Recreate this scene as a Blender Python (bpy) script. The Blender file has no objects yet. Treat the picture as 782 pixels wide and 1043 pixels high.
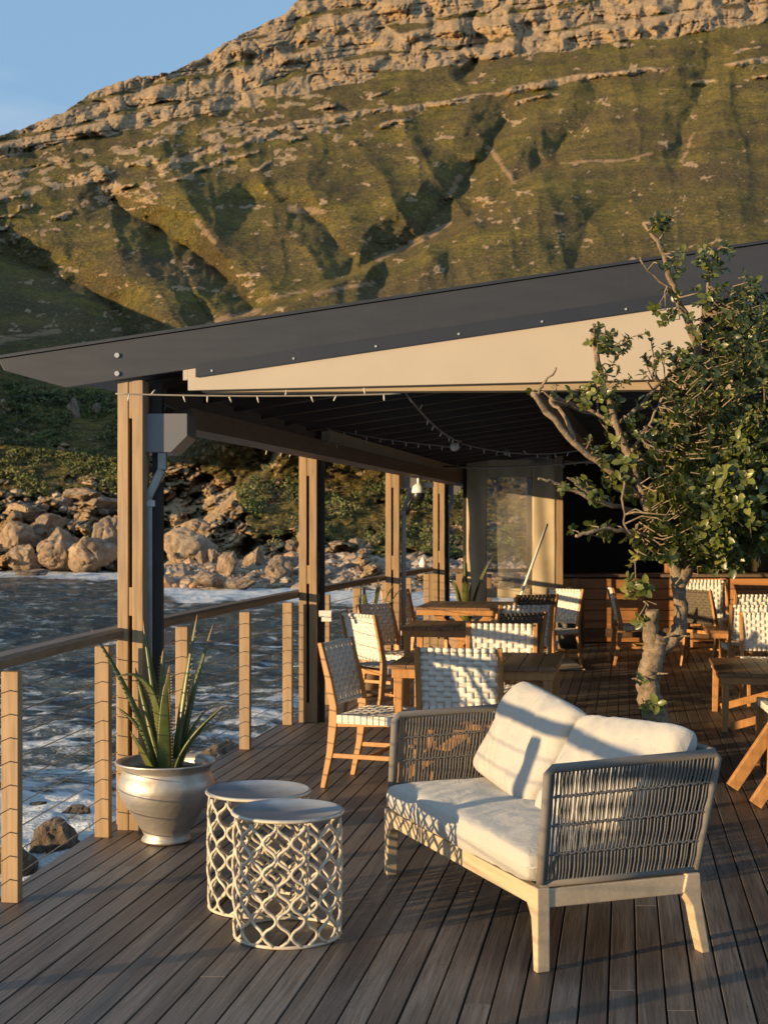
import bpy, bmesh, math, random
import numpy as np
from mathutils import Vector, Matrix
R = math.radians
random.seed(7); rng = np.random.RandomState(7)
scn = bpy.context.scene
COL = scn.collection
F = 1449.0; CX = 391.0; HY = 535.0; CAMZ = 1.6

def at(px, py, Y):
    """world point at distance Y that the photograph shows at px,py (used for calibration)"""
    return Vector(((px - CX) / F * Y, Y, CAMZ + (HY - py) / F * Y))

# ------------------------------------------------------------------ bookkeeping
def tag(o, label=None, cat=None, group=None, kind=None):
    if label: o['label'] = label
    if cat: o['category'] = cat
    if group: o['group'] = group
    if kind: o['kind'] = kind
    return o
def empty(name, loc=(0, 0, 0), rz=0.0, label=None, cat=None, group=None):
    o = bpy.data.objects.new(name, None); COL.objects.link(o)
    o.location = loc; o.rotation_euler = (0, 0, rz); o.empty_display_size = .1
    return tag(o, label, cat, group)
KIDS = {}
def link(name, me, mat, parent=None, loc=None):
    o = bpy.data.objects.new(name, me); COL.objects.link(o)
    if mat is not None and len(me.materials) == 0: me.materials.append(mat)
    if parent is not None:
        o.parent = parent; KIDS.setdefault(parent.name, []).append(o)
    if loc is not None: o.location = loc
    return o
def copy_tree(o, parent=None):
    c = o.copy(); COL.objects.link(c)
    if parent is not None:
        c.parent = parent
    KIDS[c.name] = []
    for ch in KIDS.get(o.name, []):
        KIDS[c.name].append(copy_tree(ch, c))
    return c

# ------------------------------------------------------------------ mesh builder
class MB:
    def __init__(s): s.v = []; s.f = []; s.sm = []
    def add(s, vs, fs, smooth=False):
        b = len(s.v); s.v += [tuple(v) for v in vs]
        s.f += [tuple(i + b for i in f) for f in fs]; s.sm += [smooth] * len(fs); return s
    def box(s, c, size, rz=0.0, M=None):
        hx, hy, hz = size[0] / 2, size[1] / 2, size[2] / 2
        vs = [Vector((x, y, z)) for x in (-hx, hx) for y in (-hy, hy) for z in (-hz, hz)]
        m = M if M is not None else Matrix.Rotation(rz, 3, 'Z')
        vs = [m @ v + Vector(c) for v in vs]
        return s.add(vs, [(0, 1, 3, 2), (4, 6, 7, 5), (0, 4, 5, 1), (2, 3, 7, 6), (0, 2, 6, 4), (1, 5, 7, 3)])
    def bar(s, p0, p1, w, h, up=(0, 0, 1), w1=None, h1=None):
        """rectangular bar from p0 to p1; w across, h along 'up'"""
        p0 = Vector(p0); p1 = Vector(p1); d = (p1 - p0).normalized(); up = Vector(up)
        if abs(d.dot(up)) > .98: up = Vector((0, 1, 0))
        sd = d.cross(up).normalized(); u = sd.cross(d).normalized()
        vs = []
        for p, ww, hh in ((p0, w, h), (p1, w1 or w, h1 or h)):
            for a, b in ((-1, -1), (1, -1), (1, 1), (-1, 1)):
                vs.append(p + sd * a * ww / 2 + u * b * hh / 2)
        return s.add(vs, [(3, 2, 1, 0), (4, 5, 6, 7), (0, 1, 5, 4), (1, 2, 6, 5), (2, 3, 7, 6), (3, 0, 4, 7)])
    def tube(s, pts, r, seg=6, caps=True, flat=None):
        pts = [Vector(p) for p in pts]; n = len(pts)
        if not hasattr(r, '__len__'): r = [r] * n
        vs = []; up = Vector((0, 0, 1)); prev = None
        for i, p in enumerate(pts):
            t = (pts[min(i + 1, n - 1)] - pts[max(i - 1, 0)])
            t = t.normalized() if t.length > 1e-9 else Vector((0, 0, 1))
            if prev is None:
                a = t.cross(up)
                if a.length < .05: a = t.cross(Vector((1, 0, 0)))
            else: a = prev - t * prev.dot(t)
            a.normalize(); prev = a; b = t.cross(a)
            for k in range(seg):
                an = 2 * math.pi * k / seg
                vs.append(p + a * math.cos(an) * r[i] + b * math.sin(an) * r[i] * (flat or 1))
        fs = [(i * seg + k, i * seg + (k + 1) % seg, (i + 1) * seg + (k + 1) % seg, (i + 1) * seg + k) for i in range(n - 1) for k in range(seg)]
        s.add(vs, fs, True)
        if caps:
            b = len(s.v) - n * seg
            s.f.append(tuple(b + k for k in range(seg))[::-1]); s.sm.append(False)
            s.f.append(tuple(b + (n - 1) * seg + k for k in range(seg))); s.sm.append(False)
        return s
    def lathe(s, prof, seg=32, c=(0, 0, 0), smooth=True):
        vs = []
        for r, z in prof:
            for k in range(seg):
                an = 2 * math.pi * k / seg
                vs.append((c[0] + r * math.cos(an), c[1] + r * math.sin(an), c[2] + z))
        n = len(prof)
        fs = [(i * seg + k, i * seg + (k + 1) % seg, (i + 1) * seg + (k + 1) % seg, (i + 1) * seg + k) for i in range(n - 1) for k in range(seg)]
        return s.add(vs, fs, smooth)
    def prism(s, poly, axis, t0, t1):
        """poly: list of 2D points; axis 'x','y','z' extrusion"""
        def P(p, t):
            if axis == 'z': return (p[0], p[1], t)
            if axis == 'y': return (p[0], t, p[1])
            return (t, p[0], p[1])
        n = len(poly); vs = [P(p, t0) for p in poly] + [P(p, t1) for p in poly]
        fs = [tuple(range(n))[::-1], tuple(range(n, 2 * n))] + [(i, (i + 1) % n, n + (i + 1) % n, n + i) for i in range(n)]
        return s.add(vs, fs)
    def grid(s, fn, nu, nv, smooth=True, closeu=False):
        vs = [fn(i / (nu if closeu else nu - 1), j / (nv - 1)) for j in range(nv) for i in range(nu)]
        fs = []
        for j in range(nv - 1):
            for i in range(nu if closeu else nu - 1):
                i2 = (i + 1) % nu
                fs.append((j * nu + i, j * nu + i2, (j + 1) * nu + i2, (j + 1) * nu + i))
        return s.add(vs, fs, smooth)
    def mesh(s, name, off=None):
        me = bpy.data.meshes.new(name)
        vs = s.v if off is None else [(v[0] - off[0], v[1] - off[1], v[2] - off[2]) for v in s.v]
        me.from_pydata(vs, [], s.f); me.polygons.foreach_set('use_smooth', s.sm)
        bm = bmesh.new(); bm.from_mesh(me); bmesh.ops.recalc_face_normals(bm, faces=bm.faces); bm.to_mesh(me); bm.free()
        me.update(); return me
    def build(s, name, mat, parent=None, world=False, bevel=0, loc=None):
        off = tuple(parent.location) if (world and parent is not None) else (tuple(loc) if (world and loc is not None) else None)
        o = link(name, s.mesh(name, off), mat, parent, loc if parent is None else None)
        if bevel:
            m = o.modifiers.new('bevel', 'BEVEL'); m.width = bevel; m.segments = 2; m.limit_method = 'ANGLE'; m.angle_limit = R(40)
        return o

def np_mesh(name, V, Q, smooth=True, attrs=None):
    me = bpy.data.meshes.new(name)
    V = np.asarray(V, dtype=np.float32); Q = np.asarray(Q, dtype=np.int32)
    k = Q.shape[1]
    me.vertices.add(len(V)); me.vertices.foreach_set('co', V.ravel())
    me.loops.add(Q.size); me.loops.foreach_set('vertex_index', Q.ravel())
    me.polygons.add(len(Q)); me.polygons.foreach_set('loop_start', np.arange(len(Q), dtype=np.int32) * k)
    me.polygons.foreach_set('loop_total', np.full(len(Q), k, dtype=np.int32))
    me.polygons.foreach_set('use_smooth', np.full(len(Q), smooth, dtype=bool))
    me.update(calc_edges=True)
    for n, a in (attrs or {}).items():
        at_ = me.attributes.new(n, 'FLOAT', 'POINT'); at_.data.foreach_set('value', np.asarray(a, dtype=np.float32).ravel())
    me.validate(); return me
def grid_quads(nr, nc):
    i = np.arange(nr - 1)[:, None] * nc + np.arange(nc - 1)[None, :]
    return np.stack([i, i + 1, i + nc + 1, i + nc], -1).reshape(-1, 4)

# ------------------------------------------------------------------ numpy noise
def _h(ix, iy, s):
    n = (ix.astype(np.int64) * 374761393 + iy.astype(np.int64) * 668265263 + s * 974711) & 0xffffffff
    n = ((n ^ (n >> 13)) * 1274126177) & 0xffffffff
    n = n ^ (n >> 16)
    return (n & 0xffff) / 65535.0
def vn(x, y, s=0):
    ix = np.floor(x); iy = np.floor(y); fx = x - ix; fy = y - iy
    ix = ix.astype(np.int64); iy = iy.astype(np.int64)
    fx = fx * fx * fx * (fx * (fx * 6 - 15) + 10); fy = fy * fy * fy * (fy * (fy * 6 - 15) + 10)
    a = _h(ix, iy, s); b = _h(ix + 1, iy, s); c = _h(ix, iy + 1, s); d = _h(ix + 1, iy + 1, s)
    return ((a + (b - a) * fx) * (1 - fy) + (c + (d - c) * fx) * fy) * 2 - 1
def fbm(x, y, o=4, s=0, g=.5):
    r = 0; a = 1; t = 0
    for i in range(o):
        c, sn = math.cos(i * 1.3), math.sin(i * 1.3)
        r = r + a * vn((x * c - y * sn) * 2 ** i + 17.3 * i, (x * sn + y * c) * 2 ** i + 5.1 * i, s + i); t += a; a *= g
    return r / t
def ridged(x, y, o=4, s=0):
    r = 0; a = 1; t = 0
    for i in range(o):
        r = r + a * (1 - np.abs(vn(x * 2 ** i + 9.1 * i, y * 2 ** i + 3.7 * i, s + i)) * 2); t += a; a *= .5
    return r / t
def ss(a, b, x):
    t = np.clip((x - a) / (b - a), 0, 1); return t * t * (3 - 2 * t)
def polydist(x, y, pts):
    best = np.full(np.broadcast(x, y).shape, 1e9)
    for (x0, y0), (x1, y1) in zip(pts[:-1], pts[1:]):
        dx, dy = x1 - x0, y1 - y0; t = np.clip(((x - x0) * dx + (y - y0) * dy) / (dx * dx + dy * dy), 0, 1)
        best = np.minimum(best, np.hypot(x - x0 - t * dx, y - y0 - t * dy))
    return best

# ------------------------------------------------------------------ materials
class NT:
    def __init__(s, name):
        s.m = bpy.data.materials.new(name); s.m.use_nodes = True; s.t = s.m.node_tree
        s.b = s.t.nodes['Principled BSDF']; s.out = s.t.nodes['Material Output']
    def n(s, typ, **kw):
        nd = s.t.nodes.new(typ)
        for k, v in kw.items(): setattr(nd, k, v)
        return nd
    def l(s, a, b): s.t.links.new(a, b)
    def coord(s, scale=(1, 1, 1), kind='Object'):
        tc = s.n('ShaderNodeTexCoord'); mp = s.n('ShaderNodeMapping'); mp.inputs['Scale'].default_value = scale
        s.l(tc.outputs[kind], mp.inputs['Vector']); return mp.outputs['Vector']
    def noise(s, vec, scale, detail=4, rough=.55, dist=0):
        nd = s.n('ShaderNodeTexNoise'); nd.inputs['Scale'].default_value = scale; nd.inputs['Detail'].default_value = detail
        nd.inputs['Roughness'].default_value = rough; nd.inputs['Distortion'].default_value = dist
        s.l(vec, nd.inputs['Vector']); return nd.outputs['Fac']
    def ramp(s, fac, stops):
        nd = s.n('ShaderNodeValToRGB'); cr = nd.color_ramp
        while len(cr.elements) < len(stops): cr.elements.new(.5)
        for e, (p, c) in zip(cr.elements, stops):
            e.position = p; e.color = (c[0], c[1], c[2], 1) if hasattr(c, '__len__') else (c, c, c, 1)
        s.l(fac, nd.inputs['Fac']); return nd.outputs['Color']
    def mix(s, fac, a, b, mode='MIX'):
        nd = s.n('ShaderNodeMix'); nd.data_type = 'RGBA'; nd.blend_type = mode
        if hasattr(fac, 'is_linked'): s.l(fac, nd.inputs[0])
        else: nd.inputs[0].default_value = fac
        for v, i in ((a, 6), (b, 7)):
            if hasattr(v, 'is_linked'): s.l(v, nd.inputs[i])
            else: nd.inputs[i].default_value = (v[0], v[1], v[2], 1)
        return nd.outputs[2]
    def math(s, op, a, b=0.0, clamp=False):
        nd = s.n('ShaderNodeMath'); nd.operation = op; nd.use_clamp = clamp
        for v, i in ((a, 0), (b, 1)):
            if hasattr(v, 'is_linked'): s.l(v, nd.inputs[i])
            else: nd.inputs[i].default_value = v
        return nd.outputs[0]
    def attr(s, name):
        nd = s.n('ShaderNodeAttribute'); nd.attribute_name = name; return nd.outputs['Fac']
    def bump(s, h, strength=.3, dist=.01, prev=None):
        nd = s.n('ShaderNodeBump'); nd.inputs['Strength'].default_value = strength; nd.inputs['Distance'].default_value = dist
        s.l(h, nd.inputs['Height'])
        if prev is not None: s.l(prev, nd.inputs['Normal'])
        s.l(nd.outputs[0], s.b.inputs['Normal']); return nd.outputs[0]
    def col(s, v):
        if hasattr(v, 'is_linked'): s.l(v, s.b.inputs['Base Color'])
        else: s.b.inputs['Base Color'].default_value = (v[0], v[1], v[2], 1)
    def set(s, rough=None, metal=None, **kw):
        if rough is not None: s.b.inputs['Roughness'].default_value = rough
        if metal is not None: s.b.inputs['Metallic'].default_value = metal
        for k, v in kw.items(): s.b.inputs[k.replace('_', ' ')].default_value = v
        return s

def plain(name, c, rough=.6, metal=0, var=.25, scale=6, bump=.15, bd=.003, bscale=60, **kw):
    t = NT(name); v = t.coord()
    f = t.noise(v, scale, 5); lo = tuple(x * (1 - var) for x in c); hi = tuple(min(1, x * (1 + var)) for x in c)
    t.col(t.ramp(f, [(.3, lo), (.7, hi)])); t.set(rough, metal, **kw)
    if bump: t.bump(t.noise(v, bscale, 4), bump, bd)
    return t.m
def wood(name, c, axis='z', rough=.6, var=.35, grain=60, bump=.25, stain=None):
    t = NT(name); sc = {'x': (.06, 1, 1), 'y': (1, .06, 1), 'z': (1, 1, .06)}[axis]
    v = t.coord(sc); g = t.noise(v, grain, 5, .6, .4); g2 = t.noise(v, 9, 3, .5, .6)
    lo = tuple(x * (1 - var) for x in c); hi = tuple(min(1, x * (1 + var * .7)) for x in c)
    a = t.ramp(g, [(.25, lo), (.5, c), (.75, hi)])
    b = t.mix(t.math('MULTIPLY', t.ramp(g2, [(.35, 0), (.75, 1)]), .6), a, tuple(x * .62 for x in c))
    if stain:
        w = t.noise(t.coord((1, 1, .5)), 3.0, 4); b = t.mix(t.ramp(w, [(.5, 0), (.72, .7)]), b, stain)
    t.col(b); t.set(rough); t.bump(g, bump, .002); return t.m

M = {}
M['post_wood'] = wood('post_wood', (.33, .215, .11), 'z', .68, .45, 45, stain=(.24, .18, .12))
M['rail_wood'] = wood('rail_wood', (.17, .115, .075), 'y', .6, .4, 50)
M['teak'] = wood('teak', (.44, .215, .070), 'z', .45, .3, 40)
M['teak_top'] = wood('teak_top', (.24, .13, .062), 'y', .4, .35, 40)
M['bar_wood'] = wood('bar_wood', (.50, .23, .08), 'x', .5, .4, 14)
M['sofa_wood'] = wood('sofa_wood', (.50, .385, .25), 'x', .55, .16, 70, .15)
M['beam_wood'] = wood('beam_wood', (.16, .10, .06), 'y', .6, .3, 30)
M['trim_wood'] = wood('trim_wood', (.40, .30, .18), 'x', .6, .2, 40)
M['fascia'] = plain('dark_fascia', (.034, .036, .040), .40, 0, .12, 2.5, .1, .001, 300)
def sheet(name, c, rough):
    t = NT(name); n1 = t.noise(t.coord((1.2, 1, 7)), 3, 6, .6); n2 = t.noise(t.coord((14, 1, .8)), 3, 5, .6); n3 = t.noise(t.coord(), 40, 3)
    b = t.ramp(n1, [(.3, tuple(x * .93 for x in c)), (.7, tuple(x * 1.07 for x in c))]); b = t.mix(t.ramp(n2, [(.55, 0), (.85, .12)]), b, (.070, .066, .060))
    t.col(b); t.set(rough, .1); t.l(t.ramp(n1, [(.3, rough + .02), (.7, rough + .08)]), t.b.inputs['Roughness']); t.bump(t.math('ADD', t.noise(t.coord((1, 1, 1)), 1.5, 2), t.math('MULTIPLY', n3, .05)), .12, .02); return t.m
M['fascia'] = sheet('dark_fascia_sheet', (.032, .034, .038), .40)
M['strip'] = plain('dark_strip', (.020, .023, .030), .45, 0, .1)
M['beige'] = plain('beige_board', (.42, .355, .27), .75, 0, .05, 1.5, .12, .002, 90)
M['ceiling'] = plain('ceiling_board', (.028, .023, .019), .7, 0, .2, 3)
M['purlin'] = wood('purlin', (.060, .042, .028), 'x', .7, .3, 30)
M['interior'] = plain('interior_paint', (.050, .040, .026), .8, 0, .3, 2)
M['wall_panel'] = plain('olive_panel', (.13, .105, .055), .8, 0, .2, 2)
M['grey_box'] = plain('grey_painted_metal', (.16, .155, .15), .42, .2, .1, 3, .05)
M['pipe'] = plain('dark_metal_pipe', (.22, .215, .20), .28, .8, .2, 8, .05)
M['steel'] = plain('steel', (.30, .29, .27), .35, .9, .2, 20, 0)
M['bolt'] = plain('bolt_metal', (.45, .44, .42), .35, .3, .1, 20, 0)
M['black'] = plain('black_plastic', (.012, .012, .012), .4, 0, .2, 6, 0)
M['slot'] = plain('dark_channel', (.02, .015, .012), .7, 0, .2, 6, 0)
M['white'] = plain('white_plastic', (.75, .72, .66), .45, 0, .06, 6, 0)
M['bulb'] = plain('frosted_bulb', (.5, .46, .38), .25, 0, .04, 6, 0)
M['cord'] = plain('pale_cord', (.20, .17, .13), .7, 0, .1, 20, 0)
M['canvas'] = plain('canvas', (.42, .34, .22), .85, 0, .14, 3, .3, .01, 12)
M['strap'] = plain('white_webbing', (.68, .64, .56), .75, 0, .06, 20, .1, .001, 400)
M['strap_dark'] = plain('dark_webbing', (.10, .078, .05), .7, 0, .2, 20, .3, .001, 400)
M['zinc'] = plain('zinc_top', (.27, .29, .32), .38, .45, .22, 7, .2, .002, 40)
M['lattice'] = plain('cream_painted_iron', (.48, .42, .33), .5, 0, .18, 30, .4, .002, 120)
M['mat'] = plain('jute_mat', (.42, .36, .28), .9, 0, .15, 20)
M['soil'] = plain('soil', (.04, .028, .018), .95, 0, .4, 30, 1, .02, 60)
M['cover'] = plain('dark_cover', (.035, .036, .03), .6, 0, .4, 6, .5, .03, 9)
M['terra'] = plain('clay', (.30, .20, .13), .8, 0, .2, 8)

# rope
t = NT('grey_rope'); v = t.coord()
w = t.n('ShaderNodeTexWave'); w.wave_type = 'BANDS'; w.bands_direction = 'DIAGONAL'; w.inputs['Scale'].default_value = 130; w.inputs['Distortion'].default_value = 1.5
t.l(v, w.inputs['Vector'])
t.col(t.mix(t.noise(v, 12, 3), t.ramp(w.outputs['Fac'], [(.2, (.115, .102, .090)), (.8, (.22, .20, .172))]), (.16, .143, .127)))
t.set(.75); t.bump(w.outputs['Fac'], .5, .002); M['rope'] = t.m
# cushion linen
t = NT('linen'); v = t.coord(); n1 = t.noise(v, 350, 2); n2 = t.noise(v, 5, 4)
t.col(t.mix(t.ramp(n2, [(.3, 0), (.7, 1)]), t.ramp(n1, [(.3, (.37, .35, .31)), (.7, (.47, .45, .405))]), (.43, .40, .35)))
t.set(.9); t.b.inputs['Sheen Weight'].default_value = .25
h = t.math('ADD', t.math('MULTIPLY', n1, .12), t.noise(v, 7, 5, .55, .8)); t.bump(h, .5, .035); M['linen'] = t.m
# pot metal
t = NT('beaten_metal'); v = t.coord(); n2 = t.noise(v, 6, 5); vo = t.n('ShaderNodeTexVoronoi'); vo.inputs['Scale'].default_value = 26; t.l(v, vo.inputs['Vector'])
vz = t.coord((.4, .4, 14)); n3 = t.noise(vz, 6, 3)
t.col(t.mix(t.ramp(n2, [(.35, 0), (.7, .8)]), (.62, .58, .52), (.34, .29, .23))); t.set(.40, .8)
t.l(t.ramp(n2, [(.3, .34), (.7, .6)]), t.b.inputs['Roughness'])
t.bump(t.math('ADD', t.math('MULTIPLY', vo.outputs['Distance'], .5), t.math('MULTIPLY', n3, .7)), .3, .008); M['pot'] = t.m
# aloe
t = NT('aloe_skin'); v = t.coord(); n = t.noise(v, 14, 4)
t.col(t.mix(t.attr('tip'), t.ramp(n, [(.3, (.048, .066, .018)), (.7, (.115, .135, .032))]), (.26, .13, .06)))
t.set(.38); t.bump(t.noise(v, 60, 3), .15, .003); M['aloe'] = t.m
# tree leaf
t = NT('leaf'); ob = t.attr('rnd')
t.col(t.ramp(ob, [(0, (.024, .036, .009)), (.40, (.070, .088, .018)), (.75, (.17, .175, .035)), (1, (.36, .29, .09))]))
t.set(.33); t.b.inputs['Subsurface Weight'].default_value = 0
tr = t.n('ShaderNodeBsdfTranslucent'); tr.inputs['Color'].default_value = (.16, .20, .04, 1); ms = t.n('ShaderNodeMixShader'); ms.inputs[0].default_value = .18
t.l(t.b.outputs[0], ms.inputs[1]); t.l(tr.outputs[0], ms.inputs[2]); t.l(ms.outputs[0], t.out.inputs['Surface']); M['leaf'] = t.m
# bark
t = NT('bark'); v = t.coord(); n = t.noise(v, 26, 6, .7); n2 = t.noise(v, 110, 4)
t.col(t.mix(t.ramp(n, [(.35, 0), (.65, 1)]), (.11, .078, .048), (.30, .22, .135))); t.set(.85)
t.bump(t.math('ADD', n, t.math('MULTIPLY', n2, .4)), .9, .015); M['bark'] = t.m
# clear plastic
t = NT('clear_plastic'); v = t.coord()
g = t.n('ShaderNodeBsdfGlossy'); g.inputs['Roughness'].default_value = .12; g.inputs['Color'].default_value = (1, 1, 1, 1)
tp = t.n('ShaderNodeBsdfTransparent'); tp.inputs['Color'].default_value = (.86, .84, .80, 1); ms = t.n('ShaderNodeMixShader')
df = t.n('ShaderNodeBsdfDiffuse'); df.inputs['Color'].default_value = (.55, .48, .36, 1); ms2 = t.n('ShaderNodeMixShader')
t.l(t.ramp(t.noise(t.coord((1, 1, .3)), 3, 5), [(.40, .14), (.75, .38)]), ms2.inputs[0]); t.l(tp.outputs[0], ms2.inputs[1]); t.l(df.outputs[0], ms2.inputs[2])
ms.inputs[0].default_value = .04; bp = t.n('ShaderNodeBump'); bp.inputs['Strength'].default_value = .15; bp.inputs['Distance'].default_value = .02
t.l(t.noise(v, 4, 3), bp.inputs['Height']); t.l(bp.outputs[0], g.inputs['Normal'])
t.l(ms2.outputs[0], ms.inputs[1]); t.l(g.outputs[0], ms.inputs[2]); t.l(ms.outputs[0], t.out.inputs['Surface']); M['pane'] = t.m
# deck boards
t = NT('deck_boards'); sk = -math.atan(.169)
tc = t.n('ShaderNodeTexCoord'); mp = t.n('ShaderNodeMapping'); mp.vector_type = 'POINT'; mp.inputs['Rotation'].default_value = (0, 0, math.atan(.169))
t.l(tc.outputs['Object'], mp.inputs['Vector'])
mp2 = t.n('ShaderNodeMapping'); mp2.inputs['Scale'].default_value = (1, .035, 1); t.l(mp.outputs[0], mp2.inputs['Vector'])
rn = t.attr('rnd')
ad = t.n('ShaderNodeVectorMath'); ad.operation = 'ADD'; cb = t.n('ShaderNodeCombineXYZ'); t.l(t.math('MULTIPLY', rn, 7.0), cb.inputs[1]); t.l(mp2.outputs[0], ad.inputs[0]); t.l(cb.outputs[0], ad.inputs[1])
g = t.noise(ad.outputs[0], 95, 5, .65, .3); g2 = t.noise(ad.outputs[0], 16, 4, .6, 1.2); st = t.noise(t.coord((1, 1, 1)), 1.1, 5, .6)
base = t.ramp(rn, [(0, (.088, .066, .053)), (.35, (.115, .088, .070)), (.7, (.145, .115, .093)), (1, (.185, .152, .126))])
c1 = t.mix(t.ramp(g, [(.3, .75), (.62, 0)]), base, (.035, .025, .02))
c2 = t.mix(t.ramp(g2, [(.5, 0), (.75, .55)]), c1, (.26, .22, .185))
c3 = t.mix(t.ramp(st, [(.42, 0), (.7, .45)]), c2, (.045, .034, .028))
sp = t.noise(t.coord((1, 1, 1)), 70, 2, .5); c4 = t.mix(t.ramp(sp, [(.77, 0), (.80, .6)]), c3, (.45, .40, .34))
spx = t.n('ShaderNodeSeparateXYZ'); t.l(tc.outputs['Object'], spx.inputs[0])
uu = t.math('DIVIDE', t.math('SUBTRACT', t.math('SUBTRACT', spx.outputs[0], t.math('MULTIPLY', spx.outputs[1], .169)), (618 - CX) / F * (F * 1.6 / 508) - .169 * F * 1.6 / 508), 30.7 * 1.6 / 508)
uu = t.math('FRACT', t.math('ADD', uu, 200.0)); du_ = t.math('MULTIPLY', t.math('SUBTRACT', t.math('ABSOLUTE', t.math('SUBTRACT', uu, .5)), .27), .0967)
dv_ = t.math('MULTIPLY', t.math('SUBTRACT', t.math('FRACT', t.math('ADD', t.math('DIVIDE', spx.outputs[1], .45), 50.0)), .5), .45)
rr2 = t.math('SQRT', t.math('ADD', t.math('MULTIPLY', du_, du_), t.math('MULTIPLY', dv_, dv_))); scw = t.math('LESS_THAN', rr2, .0042)
c4 = t.mix(t.math('MULTIPLY', scw, .8), c4, (.015, .012, .010))
wr_ = t.noise(t.coord((1, 1, 1)), .45, 4, .6, .5); c4 = t.mix(t.ramp(wr_, [(.48, 0), (.7, .35)]), c4, (.24, .205, .17))
t.col(c4); t.l(t.ramp(st, [(.3, .62), (.7, .40)]), t.b.inputs['Roughness'])
t.bump(t.math('ADD', g, t.math('MULTIPLY', g2, .8)), .5, .004); M['deck'] = t.m

# ------------------------------------------------------------------ terrain
xs = np.linspace(-300, 1080, 960); NR = 640
tt = np.linspace(0, 1, NR)
ysh = np.interp(xs, [-300, 0, 115, 150, 190, 250, 330, 450, 1080], [579, 581, 584, 588, 601, 599, 601, 607, 640])
ytop = np.interp(xs, [-300, -60, 0, 66, 90, 133, 176, 205, 230, 292, 302, 400, 600, 782, 1080], [270, 172, 139, 114, 95, 79, 74, 59, 42, 13, 3, -60, -150, -220, -300])
X2 = xs[None, :] + 0 * tt[:, None]
ytop2 = ytop + 2.2 * fbm(xs / 13., xs * 0, 4, 3) + 1.2 * fbm(xs / 4., xs * 0, 2, 5)
Y2 = (ysh + 4)[None, :] + (ytop2 - ysh - 4)[None, :] * tt[:, None]
def Dfar(y): return np.interp(-y, [-600, -582, -540, -500, -450, -400, -345, -300, -200, -140, -100, 0, 100, 300], [172, 173, 183, 205, 238, 285, 360, 440, 660, 850, 980, 1330, 1700, 2500])
def Dnear(y): return np.interp(-y, [-640, -606, -600, -580, -560, -500, -450, -400, -340], [100, 117, 124, 130, 138, 160, 185, 225, 350])
wx = X2 + 7 * fbm(X2 / 30, Y2 / 30, 3, 11); wy = Y2 + 6 * fbm(X2 / 30, Y2 / 30, 3, 12)
spurY = np.interp(wx, [-300, 120, 150, 175, 235, 290, 345, 420, 1080], [900, 900, 592, 562, 505, 448, 395, 350, 330])
near = ss(-2, 9, wy - spurY)
D = Dfar(Y2) * (1 - near) + Dnear(Y2) * near
D = D * (1 - .10 * ss(300, 800, X2) * ss(450, 250, Y2))
mt = ss(420, 330, Y2)                                            # mountain weight
# foreground spur of the mountain
nl = np.interp(wx, [-300, 150, 215, 300, 385, 450, 520, 600, 782, 1080], [420, 372, 332, 300, 263, 232, 196, 168, 150, 120])
fs_ = ss(0, 10, wy - nl) * ss(500, 380, Y2) * ss(150, 240, X2)
D = D - 75 * fs_ * ss(900, 200, D)
# spurs and gullies running down the slope
def rot(x, y, a): c, s = math.cos(a), math.sin(a); return x * c - y * s, x * s + y * c
q, p = rot(wx, wy, R(32)); q2, p2 = rot(wx, wy, R(12))
sc = D / 600.
rel = 32 * ridged(q / 105, p / 330, 2, 21) * ss(90, 210, Y2) * (1 - .45 * ss(450, 640, X2))
rel += 6 * ridged(q2 / 40, p2 / 120, 2, 31)
D = D - rel * mt * sc
GUL = np.zeros_like(D)
def gully(pts, w, dep):
    global D
    global GUL
    d = polydist(wx, wy, pts) + 4 * fbm(X2 / 20, Y2 / 20, 2, 23) + .5 * fbm(X2 / 3.5, Y2 / 3.5, 2, 24); k = np.clip(1 - d / w, 0, 1.15); D = D + dep * .74 * k ** 1.25 * mt
    GUL = np.maximum(GUL, k * mt * min(1, dep / 60))
gully([(512, 120), (500, 155), (470, 195), (425, 235), (398, 262), (388, 290)], 34, 66)
gully([(112, 205), (165, 236), (205, 262), (240, 292), (268, 325)], 30, 62)
gully([(150, 250), (190, 285), (215, 330)], 22, 34)
gully([(255, 200), (300, 210), (335, 232), (356, 262), (350, 290)], 26, 40)
gully([(0, 258), (60, 280), (115, 312), (150, 360)], 34, 66)
D = D - 150 * ss(-28, -75, wx) * ss(262, 300, wy) * ss(430, 390, wy)  # unseen spur left of view, added to cast shadow on the lower slope
gully([(722, 60), (708, 105), (690, 168)], 26, 34)
gully([(545, 165), (512, 190), (497, 215)], 20, 34)
gully([(610, 95), (590, 130), (565, 165)], 24, 30)
gully([(640, 190), (600, 220), (590, 262)], 36, 22)
gully([(480, 215), (455, 245), (452, 280)], 30, 18)
gully([(480, 20), (492, 48), (470, 75)], 12, 45)
gully([(430, -10), (445, 20), (440, 40)], 9, 25)
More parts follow.
